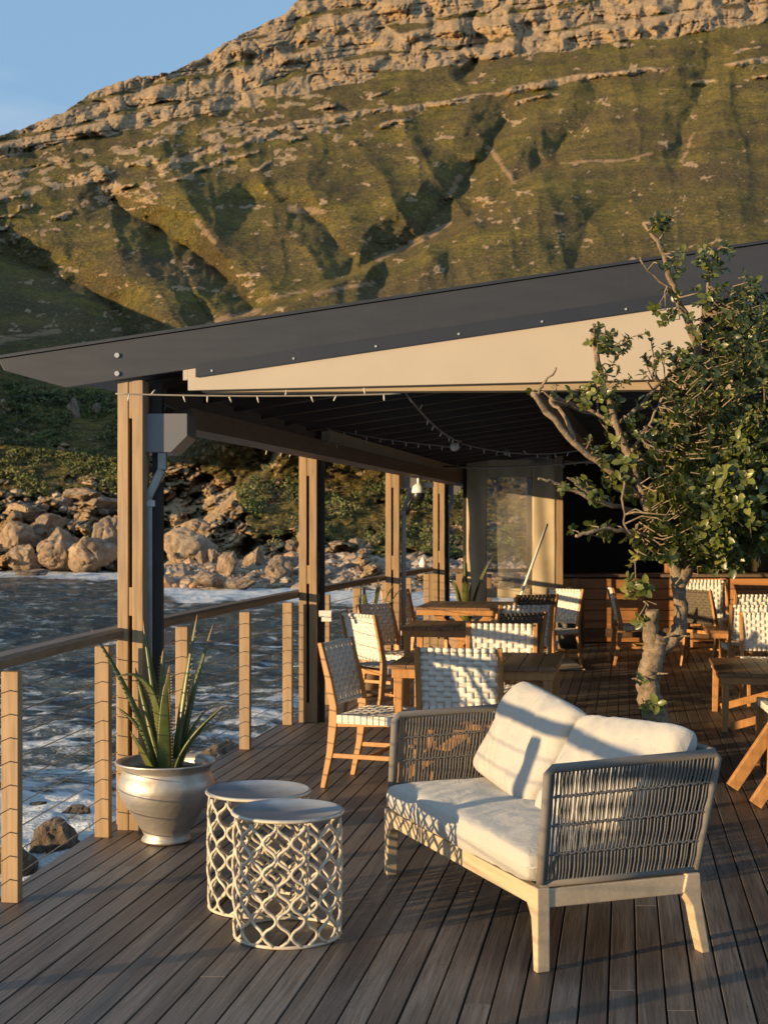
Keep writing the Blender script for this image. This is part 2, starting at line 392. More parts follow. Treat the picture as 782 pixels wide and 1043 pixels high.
# rock bands: rock where the surface stands steep
L1 = np.interp(wx, [-300, 0, 100, 210, 300, 400, 480, 600, 782, 1080], [260, 165, 140, 118, 99, 76, 66, 52, 22, -40])
L2 = np.interp(wx, [-300, 0, 110, 170, 310, 460, 600, 782, 1080], [320, 203, 180, 168, 124, 103, 77, 61, 10])
L3 = np.interp(wx, [-300, 0, 110, 300, 520, 782, 1080], [300, 178, 152, 132, 97, 45, 0])
bn = fbm(X2 / 22, Y2 / 9, 4, 41)
up = L1 - Y2
rock = ss(-2, 5, up + 8 * bn)
thin = np.clip(1 - np.abs(Y2 - L2 - 4 * bn) / 6, 0, 1) * ss(-.25, .25, fbm(X2 / 45, X2 * 0 + 3, 2, 44) + .1)
thin = np.maximum(thin, .9 * np.clip(1 - np.abs(Y2 - L3 - 5 * bn) / 4.5, 0, 1) * ss(-.1, .3, fbm(X2 / 38, X2 * 0 + 7, 2, 45)))
# terraces in the upper cliff
ter = up + 10 * fbm(X2 / 70, Y2 / 50, 3, 48); per = 24. + 5 * fbm(X2 / 160, Y2 / 60, 2, 47)
ph = (ter / per) % 1.0
tread = ss(.62, .98, ph)
rock_up = rock * (1 - tread * ss(-.25, .35, fbm(X2 / 24, Y2 / 7, 3, 49) + .05 + .3 * ss(330, 200, X2)))
stepD = (np.floor(ter / per) + ss(.45, 1.0, ph)) * per - ter       # pushes treads back, keeps risers steep
D = D + rock * stepD * 2.1 * ss(-.25, .45, fbm(X2 / 50, Y2 / 25, 2, 46))
for L_, sd_, xa, xb in ((L1 + 16, 91, 330, 480), (L1 + 34, 92, 260, 420), (L1 + 58, 93, 200, 340), (L2 + 14, 94, 1200, 1300), (L2 + 30, 95, 300, 460)):
    thin = np.maximum(thin, .95 * np.clip(1.1 - np.abs(Y2 - L_ - 5 * bn) / 3.4, 0, 1) * ss(.0, .25, fbm(X2 / 30, X2 * 0 + sd_, 2, sd_)) * ss(xb, xa, X2))
D = D - thin * 6 * sc
def cracks(x, y, s, w): return ss(w, 0, np.abs(vn(x, y, s)))
xw = X2 + 3 * fbm(X2 / 12, Y2 / 12, 2, 54)
crag = fbm(X2 / 26, Y2 / 22, 3, 51) * 7 + fbm(X2 / 4, Y2 / 4, 2, 52) * .9 + np.floor(fbm(xw / 15, Y2 / 16, 2, 53) * 4) * 1.8 - 5 * cracks(xw / 17, Y2 / 30, 55, .08) - 2.2 * cracks(xw / 7, Y2 / 11, 56, .10) - 3.2 * cracks(X2 / 60 + 3, (Y2 + .12 * X2) / 6.5, 57, .14)
D = D - np.maximum(rock_up, thin) * crag * sc * 1.1
# coast rock
Lc = np.interp(wx, [-300, 0, 60, 120, 165, 205, 240, 262, 330, 400, 480, 1080], [505, 503, 500, 498, 474, 470, 492, 545, 552, 562, 572, 600])
bc = fbm(X2 / 16, Y2 / 10, 4, 61)
coast = ss(-4, 6, wy - Lc + 12 * bc) * ss(440, 470, Y2)
patch = ss(.28, .42, fbm(X2 / 20, Y2 / 10, 4, 63)) * ss(395, 410, Y2) * .8
rx_, ry_ = rot(X2 + 4 * fbm(X2 / 14, Y2 / 14, 2, 67), Y2, .45)
blk = np.floor(fbm(rx_ / 22, ry_ / 13, 2, 64) * 5) * 2.2 + fbm(rx_ / 12, ry_ / 8, 3, 65) * 3.0 - 3.5 * cracks(rx_ / 17, ry_ / 9, 66, .12) - 1.6 * cracks(rx_ / 6, ry_ / 5, 68, .14)
D = D - np.maximum(coast, patch * .6) * blk * (D / 170) * ss(1.0, 6.0, D * 0 + (ysh + 4)[None, :] - Y2)
lump = fbm(X2 / 16, Y2 / 8, 4, 71) * 1.0 + fbm(X2 / 3.5, Y2 / 2.5, 3, 72) * .16
D = D - lump * (D / 130.) * (1 - .6 * np.maximum(rock_up * mt, coast)) * (1 - .35 * mt)
# dirt roads and scree
dirt = np.clip(1.3 - polydist(X2 + 1.5 * bn, Y2 + 1.5 * bn, [(384, 264), (410, 252), (432, 242), (457, 228)]) / 4.5, 0, 1)
for pl, w_ in (([(213, 330), (240, 322), (266, 317)], 5), ([(498, 150), (512, 170), (524, 185)], 5), ([(570, 166), (640, 162), (665, 157)], 2.5), ([(262, 306), (310, 296)], 4), ([(694, 165), (706, 135)], 3),
               ([(0, 345), (60, 338)], 6), ([(200, 225), (218, 246)], 5), ([(295, 213), (330, 216)], 6), ([(455, 205), (470, 180)], 6), ([(320, 300), (380, 288)], 5)):
    dirt = np.maximum(dirt, np.clip(1.2 - polydist(X2 + 2 * bn, Y2 + 2 * bn, pl) / w_, 0, 1))
E2 = (HY - Y2) / F; A2 = (X2 - CX) / F
PX = A2 * D; PY = D; PZ = CAMZ + E2 * D
# the far side of the ridge falls away
bx = []; 
for kd, kz in ((1.03, -6), (1.12, -70), (1.3, -260)):
    bx.append((PX[-1] * kd, PY[-1] * kd, PZ[-1] + kz))
PX = np.vstack([PX] + [b[0] for b in bx]); PY = np.vstack([PY] + [b[1] for b in bx]); PZ = np.vstack([PZ] + [b[2] for b in bx])
pad = lambda a: np.vstack([a] + [a[-1:]] * 3)
V = np.stack([PX, PY, PZ], -1).reshape(-1, 3)
outc = ss(.26, .44, fbm(X2 / 15, Y2 / 7, 5, 58, .68) + .28 * ss(75, 0, np.abs(Y2 - L1 - 28)) * ss(420, 240, X2) - .05 * ss(300, 500, X2)) * .8
rk = np.clip(np.maximum.reduce([rock_up * mt, thin * mt, coast, patch, outc * mt]), 0, 1)
me = np_mesh('mountain', V, grid_quads(NR + 3, len(xs)), True, {'rock': pad(rk), 'dirt': pad(dirt), 'coast': pad(coast), 'gully_shade': pad(GUL)})
t = NT('mountain_ground')
ge = t.n('ShaderNodeNewGeometry'); pos = ge.outputs['Position']
def sv(s):
    m_ = t.n('ShaderNodeMapping'); m_.inputs['Scale'].default_value = s; t.l(pos, m_.inputs['Vector']); return m_.outputs[0]
v = sv((.1, .1, .1))
def cell(vec, scale):
    nd = t.n('ShaderNodeTexVoronoi'); nd.inputs['Scale'].default_value = scale; t.l(vec, nd.inputs['Vector']); sp_ = t.n('ShaderNodeSeparateColor'); t.l(nd.outputs['Color'], sp_.inputs[0]); return sp_.outputs[0]
wv_ = t.n('ShaderNodeTexNoise'); wv_.inputs['Scale'].default_value = 1.2; wv_.inputs['Detail'].default_value = 4; t.l(v, wv_.inputs['Vector'])
wa = t.n('ShaderNodeVectorMath'); wa.operation = 'ADD'; t.l(sv((.1, .1, .075)), wa.inputs[0]); wsc = t.n('ShaderNodeVectorMath'); wsc.operation = 'SCALE'; wsc.inputs['Scale'].default_value = .5; t.l(wv_.outputs['Color'], wsc.inputs[0]); t.l(wsc.outputs[0], wa.inputs[1])
blk1 = cell(wa.outputs[0], 1.3); blk2 = cell(wa.outputs[0], 3.6)
g1 = t.noise(v, .35, 6, .62); g2 = t.noise(v, 4.0, 4, .6); g3 = t.noise(v, .09, 3)
grass = t.ramp(g1, [(.28, (.080, .068, .017)), (.45, (.165, .132, .026)), (.60, (.26, .195, .038)), (.8, (.34, .24, .065))])
grass = t.mix(t.ramp(g2, [(.36, .7), (.50, 0)]), grass, (.036, .040, .014))
r1 = t.noise(sv((.05, .05, .45)), 2.6, 6, .65, .5); r2 = t.noise(v, .8, 4)
rockc = t.ramp(r1, [(.25, (.20, .125, .07)), (.40, (.48, .33, .18)), (.62, (.62, .45, .26)), (.8, (.66, .52, .34))])
rockc = t.mix(t.ramp(r2, [(.40, 0), (.7, .7)]), rockc, (.46, .29, .15))
rm = t.math('ADD', t.attr('rock'), t.math('MULTIPLY', t.math('SUBTRACT', t.noise(v, 1.6, 6, .7), .5), 1.3))
vo = t.n('ShaderNodeTexVoronoi'); vo.inputs['Scale'].default_value = 2.3; t.l(v, vo.inputs['Vector'])
spk = t.math('MULTIPLY', t.ramp(t.noise(v, 5.5, 3, .6), [(.60, 0), (.66, 1)]), t.ramp(t.noise(v, .30, 5, .6), [(.46, 0), (.56, 1)]))
rmask = t.math('MAXIMUM', t.ramp(rm, [(.42, 0), (.60, 1)]), t.math('MULTIPLY', spk, .85))
br = t.noise(v, .16, 5, .65); grass = t.mix(t.ramp(br, [(.42, 0), (.62, .75)]), grass, (.115, .075, .038))
br2 = t.noise(v, 1.1, 5, .7); grass = t.mix(t.ramp(br2, [(.5, 0), (.68, .6)]), grass, (.045, .040, .018))
sc1 = t.math('ADD', t.attr('gully_shade'), t.math('MULTIPLY', t.math('SUBTRACT', t.noise(v, .9, 6, .7), .5), 1.8)); grass = t.mix(t.ramp(sc1, [(.75, 0), (1.0, .5)]), grass, (.050, .044, .016))  # dark scrub colour painted into the gullies to deepen their shade
rockc = t.mix(t.ramp(blk2, [(.55, 0), (.95, .45)]), rockc, (.22, .155, .10)); g5 = t.noise(v, 11, 3, .6)
grass = t.mix(t.ramp(g5, [(.38, .6), (.50, 0)]), grass, (.040, .038, .014)); grass = t.mix(t.ramp(g5, [(.56, 0), (.66, .5)]), grass, (.36, .29, .10))
c = t.mix(rmask, grass, rockc)
c = t.mix(t.ramp(t.math('ADD', t.attr('dirt'), t.math('MULTIPLY', t.math('SUBTRACT', t.noise(v, 1.4, 6, .75), .5), 3.0)), [(.62, 0), (.85, .85)]), c, (.40, .26, .14))
t.col(c); t.set(.95); t.b.inputs['Specular IOR Level'].default_value = .15
t.bump(t.math('ADD', t.math('ADD', t.math('MULTIPLY', g2, 1.0), t.math('MULTIPLY', r1, 1.2)), t.math('ADD', t.math('MULTIPLY', t.noise(v, 1.3, 6, .7), 1.6), t.math('MULTIPLY', rmask, t.math('ADD', t.math('MULTIPLY', blk1, .9), t.math('MULTIPLY', blk2, .45))))), .9, 4.0)
M['mountain'] = t.m
o = link('mountain', me, M['mountain']); tag(o, kind='structure')

# ------------------------------------------------------------------ sea
SEA = -4.0
rr = np.concatenate([np.linspace(6, 60, 300, endpoint=False), np.geomspace(60, 260, 260, endpoint=False), np.geomspace(260, 9000, 40)])
aa = np.concatenate([np.linspace(-3, -.5, 60, endpoint=False), np.linspace(-.5, .12, 520, endpoint=False), np.linspace(.12, 1.5, 50)])
RR, AA = np.meshgrid(rr, aa, indexing='ij'); WX = RR * AA; WY = RR
amp = np.clip(1 - RR / 400, 0.2, 1)
wv = .34 * fbm(WX / 7 + .25 * WY / 7, WY / 4.2, 4, 81) + .24 * ridged(WX / 3.6, WY / 1.9, 3, 85) + .10 * fbm(WX / 1.1, WY / .8, 3, 88)
WZ = SEA + wv * amp
shore_d = np.interp(AA * F + CX, xs, 5.6 * F / (ysh - 535))
prox = ss(30, 3, shore_d - RR) * (1 + .9 * np.exp(-((AA * F + CX - 185) / 45) ** 2))
nearf = ss(34, 20, RR) * .55 + .22 * ss(60, 30, RR)
foam = np.clip(prox * .95 + nearf + .12 * ss(.0, .4, fbm(WX / 14, WY / 9, 3, 91)), 0, 1.4)
me = np_mesh('sea', np.stack([WX, WY, WZ], -1).reshape(-1, 3), grid_quads(len(rr), len(aa)), True, {'foam': foam})
t = NT('sea_water'); ge = t.n('ShaderNodeNewGeometry'); pos = ge.outputs['Position']
m1 = t.n('ShaderNodeMapping'); m1.inputs['Scale'].default_value = (.14, .30, .3); m1.inputs['Rotation'].default_value = (0, 0, .25); t.l(pos, m1.inputs['Vector'])
f1 = t.noise(m1.outputs[0], 2.2, 10, .74, 1.6); f2 = t.noise(m1.outputs[0], 9, 5, .7, .6)
fm = t.math('ADD', t.math('ADD', t.math('MULTIPLY', f1, 1.0), t.math('MULTIPLY', f2, .35)), t.math('MULTIPLY', t.attr('foam'), .38))
mask = t.ramp(fm, [(.745, 0), (.79, .5), (.86, 1)])
deep = t.mix(t.noise(m1.outputs[0], .5, 3), (.030, .046, .054), (.055, .078, .082))
t.col(t.mix(mask, deep, (.74, .76, .77)))
t.l(t.ramp(mask, [(0, .16), (1, .85)]), t.b.inputs['Roughness']); t.b.inputs['IOR'].default_value = 1.33
t.bump(t.math('ADD', f2, t.math('MULTIPLY', t.noise(m1.outputs[0], 30, 4, .6), .4)), 1.0, .6)
o = link('sea', me, t.m); tag(o, kind='structure')

# ------------------------------------------------------------------ rocks
t = NT('granite'); v = t.coord(); tcg = t.coord((1, 1, 1), 'Object')
n1 = t.noise(v, 1.1, 6, .65); n2 = t.noise(v, 5, 5, .6); n3 = t.noise(t.coord((1, 1, .3)), 2.2, 4, .6)
c = t.ramp(n1, [(.3, (.12, .085, .055)), (.5, (.30, .215, .14)), (.72, (.43, .325, .215))])
c = t.mix(t.ramp(n3, [(.5, 0), (.7, .7)]), c, (.36, .20, .10)); c = t.mix(t.ramp(n2, [(.3, .5), (.45, 0)]), c, (.10, .08, .065))
ge = t.n('ShaderNodeNewGeometry'); sx = t.n('ShaderNodeSeparateXYZ'); t.l(ge.outputs['Position'], sx.inputs[0])
wet = t.math('ADD', sx.outputs[2], t.math('MULTIPLY', n2, .8)); c = t.mix(t.ramp(t.math('MULTIPLY', t.math('ADD', wet, 4.2), .5), [(.3, .8), (.75, 0)]), c, (.05, .032, .02))
n4 = t.noise(v, 14, 6, .7); c = t.mix(t.ramp(n4, [(.35, .6), (.5, 0)]), c, (.13, .10, .08)); c = t.mix(t.ramp(t.noise(v, 3.2, 5, .6), [(.55, 0), (.7, .55)]), c, (.42, .39, .34))
t.col(c); t.set(.9); t.bump(t.math('ADD', t.math('ADD', n2, n1), t.math('MULTIPLY', n4, .5)), 1.0, .25); M['granite'] = t.m
def rock_mesh(seed, sub=3, cuts=13):
    rs = random.Random(seed); bm = bmesh.new(); bmesh.ops.create_icosphere(bm, subdivisions=sub, radius=1.0)
    o1 = Vector((rs.uniform(0, 9), rs.uniform(0, 9), 0)); pl = []
    for _ in range(cuts):
        n = Vector((rs.gauss(0, 1), rs.gauss(0, 1), rs.gauss(0, .8))).normalized(); pl.append((n, rs.uniform(.45, .82)))
    from mathutils import noise as mn
    for v_ in bm.verts:
        p_ = v_.co.copy()
        for n, d in pl:
            k = p_.dot(n) - d
            if k > 0: p_ -= n * k * .97
        p_ += v_.normal * (mn.noise(p_ * 1.7 + Vector((seed, 0, 0))) * .10 + mn.noise(p_ * 4 + Vector((seed, 3, 0))) * .045 - max(0, .10 - abs(mn.noise(p_ * 1.3 + Vector((seed, 7, 2))))) * .9)
        p_ += v_.normal * (mn.noise(p_ * 9 + o1) * .02 - max(0, .07 - abs(mn.noise(p_ * 2.3 + o1))) * .8)
        v_.co = p_
    for f_ in bm.faces: f_.smooth = True
    me_ = bpy.data.meshes.new('boulder'); bm.to_mesh(me_); bm.free(); me_.materials.append(M['granite']); return me_
ROCKS = [rock_mesh(s, 5) for s in range(10)]
def boulder(px0, px1, py0, py1, Y, label, group='boulders along the shore', k=None, dz=.0, name='boulder', zs=1.0, yr=.8):
    """a boulder that spans the given columns and rows of the photograph at distance Y"""
    w = (px1 - px0) / F * Y; h = (py1 - py0) / F * Y; c_ = at((px0 + px1) / 2, (py0 + py1) / 2, Y)
    me_ = ROCKS[(random.randrange(10) if k is None else k)]
    o = bpy.data.objects.new(name, me_); COL.objects.link(o)
    o.location = (c_.x, c_.y, c_.z - dz); o.scale = (w / 2 * 1.25, w / 2 * yr * 1.2, h / 2 * 1.35 * zs); o.rotation_euler = (random.uniform(-.2, .2), random.uniform(-.2, .2), random.uniform(0, 6.28))
    o.scale = (o.scale[0], (o.scale[0] + o.scale[1]) / 2, o.scale[2])
    return tag(o, label, 'boulder', group)
def shoreY(y): return 5.6 * F / (y - 535)
boulder(38, 78, 542, 583, 170, 'large sunlit tan boulder, left half of the split pair at the water edge', k=1, zs=1.1)
boulder(68, 118, 548, 583, 168, 'wide brown boulder, right half of the split pair at the water edge', k=2)
boulder(5, 40, 556, 582, 170, 'dark triangular boulder at the water left of the split pair', k=3)
boulder(-2, 33, 536, 566, 176, 'pale rounded boulder above the dark triangular one at the left', k=4)
boulder(26, 68, 527, 556, 180, 'grey blocky boulder stacked behind the split pair', k=5)
boulder(95, 124, 523, 572, 176, 'tall tan boulder directly left of the nearest column', k=6)
boulder(17, 52, 580, 589, 158, 'low dark wet rock awash in front of the boulders', k=7)
boulder(69, 83, 404, 434, 262, 'tall pale standing stone upright on the green slope', k=8, name='standing_stone', group=None)
boulder(93, 104, 412, 425, 262, 'small pale round stone right of the tall standing stone', k=9, group=None)
boulder(160, 222, 541, 584, 138, 'broad smooth sunlit rock slab right of the nearest column', k=0)
boulder(186, 220, 532, 552, 148, 'pale dome of rock above the broad smooth slab', k=4)
boulder(199, 212, 560, 578, 131, 'small upright pale boulder, left one of a pair at the surf', k=8)
boulder(211, 226, 559, 575, 131, 'small upright pale boulder, right one of a pair at the surf', k=6)
boulder(222, 244, 562, 592, 127, 'pointed sunlit boulder just above the breaking surf', k=3)
boulder(269, 298, 570, 596, 126, 'rounded tan boulder at the water left of the second column', k=4)
boulder(226, 262, 588, 603, 121, 'flat dark wet rock lying in the white surf', k=7)
boulder(194, 226, 583, 598, 123, 'low brown rock in the surf below the smooth slab', k=2)
boulder(342, 361, 530, 558, 150, 'tall pale boulder on the slope right of the second column', k=8)
boulder(352, 382, 550, 575, 140, 'orange stained boulder on the stony beach', k=1)
boulder(296, 306, 512, 521, 165, 'small white stone on the slope left of the second column', k=9)
boulder(300, 322, 545, 572, 140, 'grey boulder half behind the second column', k=5)
boulder(250, 272, 560, 584, 130, 'brown boulder between the pointed and the rounded ones', k=2)
# rocks in the water just below the deck
nr = [(55, 92, 822, 846, 'small brown rock in the foam below the railing'), (34, 82, 842, 893, 'dark wet rock in the foam beside the deck edge'), (-12, 10, 795, 826, 'brown rock at the left picture edge seen past the first rail post'),
      (-10, 36, 860, 900, 'low orange brown rock beside the first rail post'), (196, 246, 757, 800, 'mossy brown rock seen right of the metal planter'), (28, 50, 815, 828, 'little brown rock breaking the foam left of the small brown one')]
for i, (a, b, c0, d0, lb) in enumerate(nr):
    Yr = shoreY((c0 + d0) / 2 + 5); boulder(a, b, c0, d0, Yr, lb, 'rocks in the water below the deck', k=(i * 3 + 1) % 10)
# mid-size shore boulders, all of a kind
rs = random.Random(5)
for i in range(92):
    if i < 16: px = rs.uniform(-90, 160); py = rs.uniform(505, 578); Y = float(Dfar(py)) - 1
    else: px = rs.uniform(175, 500); yt_ = 535 if px < 260 else 552; py = rs.uniform(yt_, 600 if px > 300 else 592); Y = float(Dnear(py)) - 1
    wpx = rs.uniform(22, 52) if i < 16 else rs.uniform(5, 15); hpx = wpx * rs.uniform(.32, .6) if i < 16 else wpx * rs.uniform(.5, .9)
    boulder(px - wpx / 2, px + wpx / 2, py - hpx / 2, py + hpx / 2, Y, 'tan boulder among many in the tumbled rocky shoreline', 'tumbled shoreline boulders')
# pebble beach rubble: nobody could count it
def blob_field(name, pts, sizes, col_attr, mat, base='ico'):
    bm = bmesh.new(); bmesh.ops.create_icosphere(bm, subdivisions=1, radius=1.0)
    bv = np.array([v_.co[:] for v_ in bm.verts]); bf = np.array([[v_.index for v_ in f_.verts] for f_ in bm.faces]); bm.free()
    n = len(pts); jit = 1 + .35 * (rng.rand(n, len(bv)) - .5)
    Vv = pts[:, None, :] + bv[None] * sizes[:, None, :] * jit[..., None]
    Q = (bf[None] + (np.arange(n) * len(bv))[:, None, None]).reshape(-1, 3)
    return np_mesh(name, Vv.reshape(-1, 3), Q, False, {'rnd': np.repeat(col_attr, len(bv))})
n = 5200; px = rng.uniform(160, 560, n); k_ = rng.rand(n); lo = np.interp(px, [160, 260, 330, 480, 560], [578, 570, 565, 572, 578]); hi = np.interp(px, [160, 300, 560], [596, 601, 612])
py = lo + (hi - lo) * k_; Yd = Dnear(py) - .5
P = np.stack([(px - CX) / F * Yd, Yd, CAMZ + (HY - py) / F * Yd], -1); s_ = rng.uniform(.12, .5, n) * np.where(rng.rand(n) < .08, 2, 1)
n2 = 350; px2 = rng.uniform(-120, 165, n2); py2 = rng.uniform(500, 582, n2); Yd2 = Dfar(py2) - .6
P2 = np.stack([(px2 - CX) / F * Yd2, Yd2, CAMZ + (HY - py2) / F * Yd2], -1); s2 = rng.uniform(.2, .9, n2)
P = np.vstack([P, P2]); s_ = np.concatenate([s_, s2])
t = NT('beach_stone'); t.col(t.ramp(t.attr('rnd'), [(0, (.11, .08, .06)), (.5, (.26, .195, .14)), (.85, (.42, .34, .25)), (1, (.42, .22, .10))])); t.set(.9)
o = link('beach_rubble', blob_field('beach_rubble', P, np.stack([s_, s_, s_ * .7], -1), rng.rand(len(P)), t.m), t.m)
tag(o, 'loose tan stones and pebbles covering the shore', 'rubble', kind='stuff')

# ------------------------------------------------------------------ coastal shrubs (stuff)
def leaf_quads(P, size, rnd, stretch=1.0):
    n = len(P); d = rng.normal(size=(n, 3)); d /= np.linalg.norm(d, axis=1)[:, None]; e = rng.normal(size=(n, 3)); e -= d * (d * e).sum(1)[:, None]; e /= np.linalg.norm(e, axis=1)[:, None]
    s1 = size[:, None]; V = np.stack([P - d * s1 - e * s1 * .0, P + e * s1 * .55, P + d * s1 * stretch, P - e * s1 * .55], 1)
    Q = np.arange(n * 4).reshape(n, 4); return V.reshape(-1, 3), Q, np.repeat(rnd, 4)
NS = 3600
sx_ = rng.uniform(-160, 520, NS); sy_ = rng.uniform(395, 572, NS)
spy = np.interp(sx_, [-300, 120, 150, 175, 235, 290, 345, 420, 1080], [900, 900, 592, 562, 505, 448, 395, 350, 330])
isn = sy_ > spy + 4; Ys = np.where(isn, Dnear(sy_), Dfar(sy_)) - 1.0
lc = np.interp(sx_, [-300, 0, 60, 120, 165, 205, 240, 262, 330, 400, 480, 1080], [505, 503, 500, 498, 474, 470, 492, 545, 552, 562, 572, 600])
dens = fbm(sx_ / 32, sy_ / 16, 3, 101)
ok = (sy_ < lc + 14 * (rng.rand(NS) - .3)) & (dens + .35 * (rng.rand(NS) - .5) + .25 * (sx_ < 120) * (sy_ < 485) > .02)
sx_, sy_, Ys, dens = sx_[ok], sy_[ok], Ys[ok], dens[ok]
C0 = np.stack([(sx_ - CX) / F * Ys, Ys, CAMZ + (HY - sy_) / F * Ys], -1)
rad = rng.uniform(.4, 1.0, len(C0)) ** 1.5 * 1.7 * (Ys / 190); K = 90
dd = rng.normal(size=(len(C0), K, 3)); dd /= np.linalg.norm(dd, axis=2)[..., None]; dd *= rng.uniform(.5, 1, (len(C0), K, 1)) * rad[:, None, None]; dd[..., 2] *= .6
PP = (C0[:, None] + dd).reshape(-1, 3); cr = np.repeat(rng.rand(len(C0)), K) * .85 + rng.rand(len(PP)) * .15
Vv, Qq, rr_ = leaf_quads(PP, np.repeat(rad, K) * .17, cr)
t = NT('shrub_leaf'); t.col(t.ramp(t.attr('rnd'), [(0, (.035, .042, .016)), (.4, (.075, .088, .024)), (.75, (.13, .15, .035)), (1, (.20, .16, .075))])); t.set(.8)
o = link('coastal_shrubs', np_mesh('coastal_shrubs', Vv, Qq, False, {'rnd': rr_}), t.m); tag(o, 'low dark green shrubs covering the slope above the shore', 'shrubs', kind='stuff')

# ------------------------------------------------------------------ deck
EDGE = [(-2.0, -3), (-2.0, .5), (-1.93, 3.2), (-1.66, 6.05), (-1.52, 7.31), (-1.31, 8.7), (-1.07, 10.17), (-.85, 11.42), (.52, 18.4)]
def edge_x(y): return float(np.interp(y, [e[1] for e in EDGE], [e[0] for e in EDGE]))
def clip(poly, p0, p1):
    """keep the part right of the line p0->p1"""
    out = []; nx, ny = (p1[1] - p0[1]), -(p1[0] - p0[0])
    f = lambda p: (p[0] - p0[0]) * nx + (p[1] - p0[1]) * ny
    for i in range(len(poly)):
        a, b = poly[i], poly[(i + 1) % len(poly)]; fa, fb = f(a), f(b)
        if fa >= 0: out.append(a)
        if (fa >= 0) != (fb >= 0):
            k = fa / (fa - fb); out.append((a[0] + (b[0] - a[0]) * k, a[1] + (b[1] - a[1]) * k))
    return out
mb = MB(); rndv = []; rs = random.Random(3)
SL = .169; PW = 30.7 * 1.6 / 508; gap = .0075; y_end = 21.9
x0_618 = (618 - CX) / F * (F * 1.6 / 508)      # where one seam crosses the bottom edge of the photo
ybot = F * 1.6 / 508; base0 = x0_618 - SL * ybot
for k in range(-60, 75):
    xb = base0 + k * PW
    y = -3 - rs.uniform(0, 3)
    while y < y_end:
        L = rs.uniform(3.2, 5.6); y1 = min(y + L, y_end)
        poly = [(xb + gap / 2 + SL * y, y), (xb + gap / 2 + SL * y1, y1 - .003), (xb + PW - gap / 2 + SL * y1, y1 - .003), (xb + PW - gap / 2 + SL * y, y)]
        y = y1
        if max(p_[0] for p_ in poly) < -2.1 or min(p_[0] for p_ in poly) > 9: continue
        for a, b in zip(EDGE[:-1], EDGE[1:]):
            poly = clip(poly, a, b)
            if len(poly) < 3: break
        if len(poly) < 3: continue
        n_ = len(poly); dz = rs.uniform(-.0012, .0012); r_ = rs.random(); b = len(mb.v)
        mb.add([(p_[0], p_[1], dz) for p_ in poly] + [(p_[0], p_[1], -.03) for p_ in poly], [tuple(range(n_))] + [(i, n_ + i, n_ + (i + 1) % n_, (i + 1) % n_) for i in range(n_)])
        rndv += [r_] * (2 * n_)
me = mb.mesh('deck'); a_ = me.attributes.new('rnd', 'FLOAT', 'POINT'); a_.data.foreach_set('value', rndv)
o = link('deck', me, M['deck']); tag(o, kind='structure')
bv = o.modifiers.new('bevel', 'BEVEL'); bv.width = .0018; bv.segments = 1; bv.limit_method = 'ANGLE'; bv.angle_limit = R(50)
# understructure: rim board and solid joist bed under the boards
mb = MB()
for a, b in zip(EDGE[:-1], EDGE[1:]): mb.bar((a[0] + .03, a[1], -.135), (b[0] + .03, b[1], -.135), .04, .20)
o = mb.build('deck_rim_beam', M['beam_wood']); tag(o, kind='structure')
mb = MB(); poly = [(x + .06, y) for x, y in EDGE] + [(2, 22), (9, 22), (9, -3)]
mb.prism(poly, 'z', -.3, -.06); o = mb.build('deck_substructure', M['slot']); tag(o, kind='structure')
mb = MB()
for y in (1, 4.5, 8, 11.5, 15, 18):
    for dx in (.25, 2.5, 5): mb.box((edge_x(y) + dx, y, -2.6), (.2, .2, 4.6))
o = mb.build('deck_piles', M['post_wood']); tag(o, kind='structure')

# ------------------------------------------------------------------ railing
rail = empty('deck_railing', (edge_x(6.05) + .07, 6.05, 0), 0, 'curved timber and wire cable railing along the sea edge of the deck', 'railing')
PY_ = [-2.2, -.9, .4, 1.8, 3.2, 4.7, 6.05, 7.31, 8.7, 10.17, 11.42, 12.7, 14.0, 15.45, 16.8, 18.1]
posts = [(edge_x(y) + .080, y) for y in PY_]
for (x, y) in posts + [(edge_x(7.62) + .085, 7.62)]:
    mb = MB(); an = math.atan2(.15, 1)
    mb.box((x, y, .49), (.076, .052, .98), -an); mb.build('post', M['post_wood'], rail, True, bevel=.004)
rp = [(edge_x(y) + .075, y, 1.035) for y in np.linspace(-2.4, 18.32, 40)]
mb = MB()
sec = [(-.055, -.02), (-.055, .012), (-.038, .027), (.038, .027), (.055, .012), (.055, -.02), (.04, -.028), (-.04, -.028)]
vs = []
for i, p_ in enumerate(rp):
    a = Vector(rp[max(0, i - 1)]); b = Vector(rp[min(len(rp) - 1, i + 1)]); d = (b - a).normalized(); sd = Vector((d.y, -d.x, 0))
    for s0, z0 in sec: vs.append(Vector(p_) + sd * s0 + Vector((0, 0, z0)))
m_ = len(sec); mb.add(vs, [(i * m_ + k, i * m_ + (k + 1) % m_, (i + 1) * m_ + (k + 1) % m_, (i + 1) * m_ + k) for i in range(len(rp) - 1) for k in range(m_)] + [tuple(range(m_)), tuple(range((len(rp) - 1) * m_, len(rp) * m_))])
mb.build('handrail', M['rail_wood'], rail, True)
for j in range(9):
    z = .10 + j * .100
    mb = MB(); mb.tube([(x, y, z) for x, y in posts], .0028, 5); mb.build('cable', M['steel'], rail, True)
rail2 = empty('back_railing', (.6, 18.4, 0), 0, 'short timber railing at the far end behind the clear screen', 'railing')
for x in (.62, 1.0, 1.38, 1.76, 2.14):
    MB().box((x, 18.85, .48), (.09, .05, .96)).build('post', M['post_wood'], rail2, True, bevel=.004)
MB().box((1.45, 18.85, 1.0), (1.8, .11, .05)).build('handrail', M['rail_wood'], rail2, True, bevel=.006)
for j in range(8): MB().tube([(.6, 18.85, .1 + j * .11), (2.3, 18.85, .1 + j * .11)], .003, 5).build('cable', M['steel'], rail2, True)

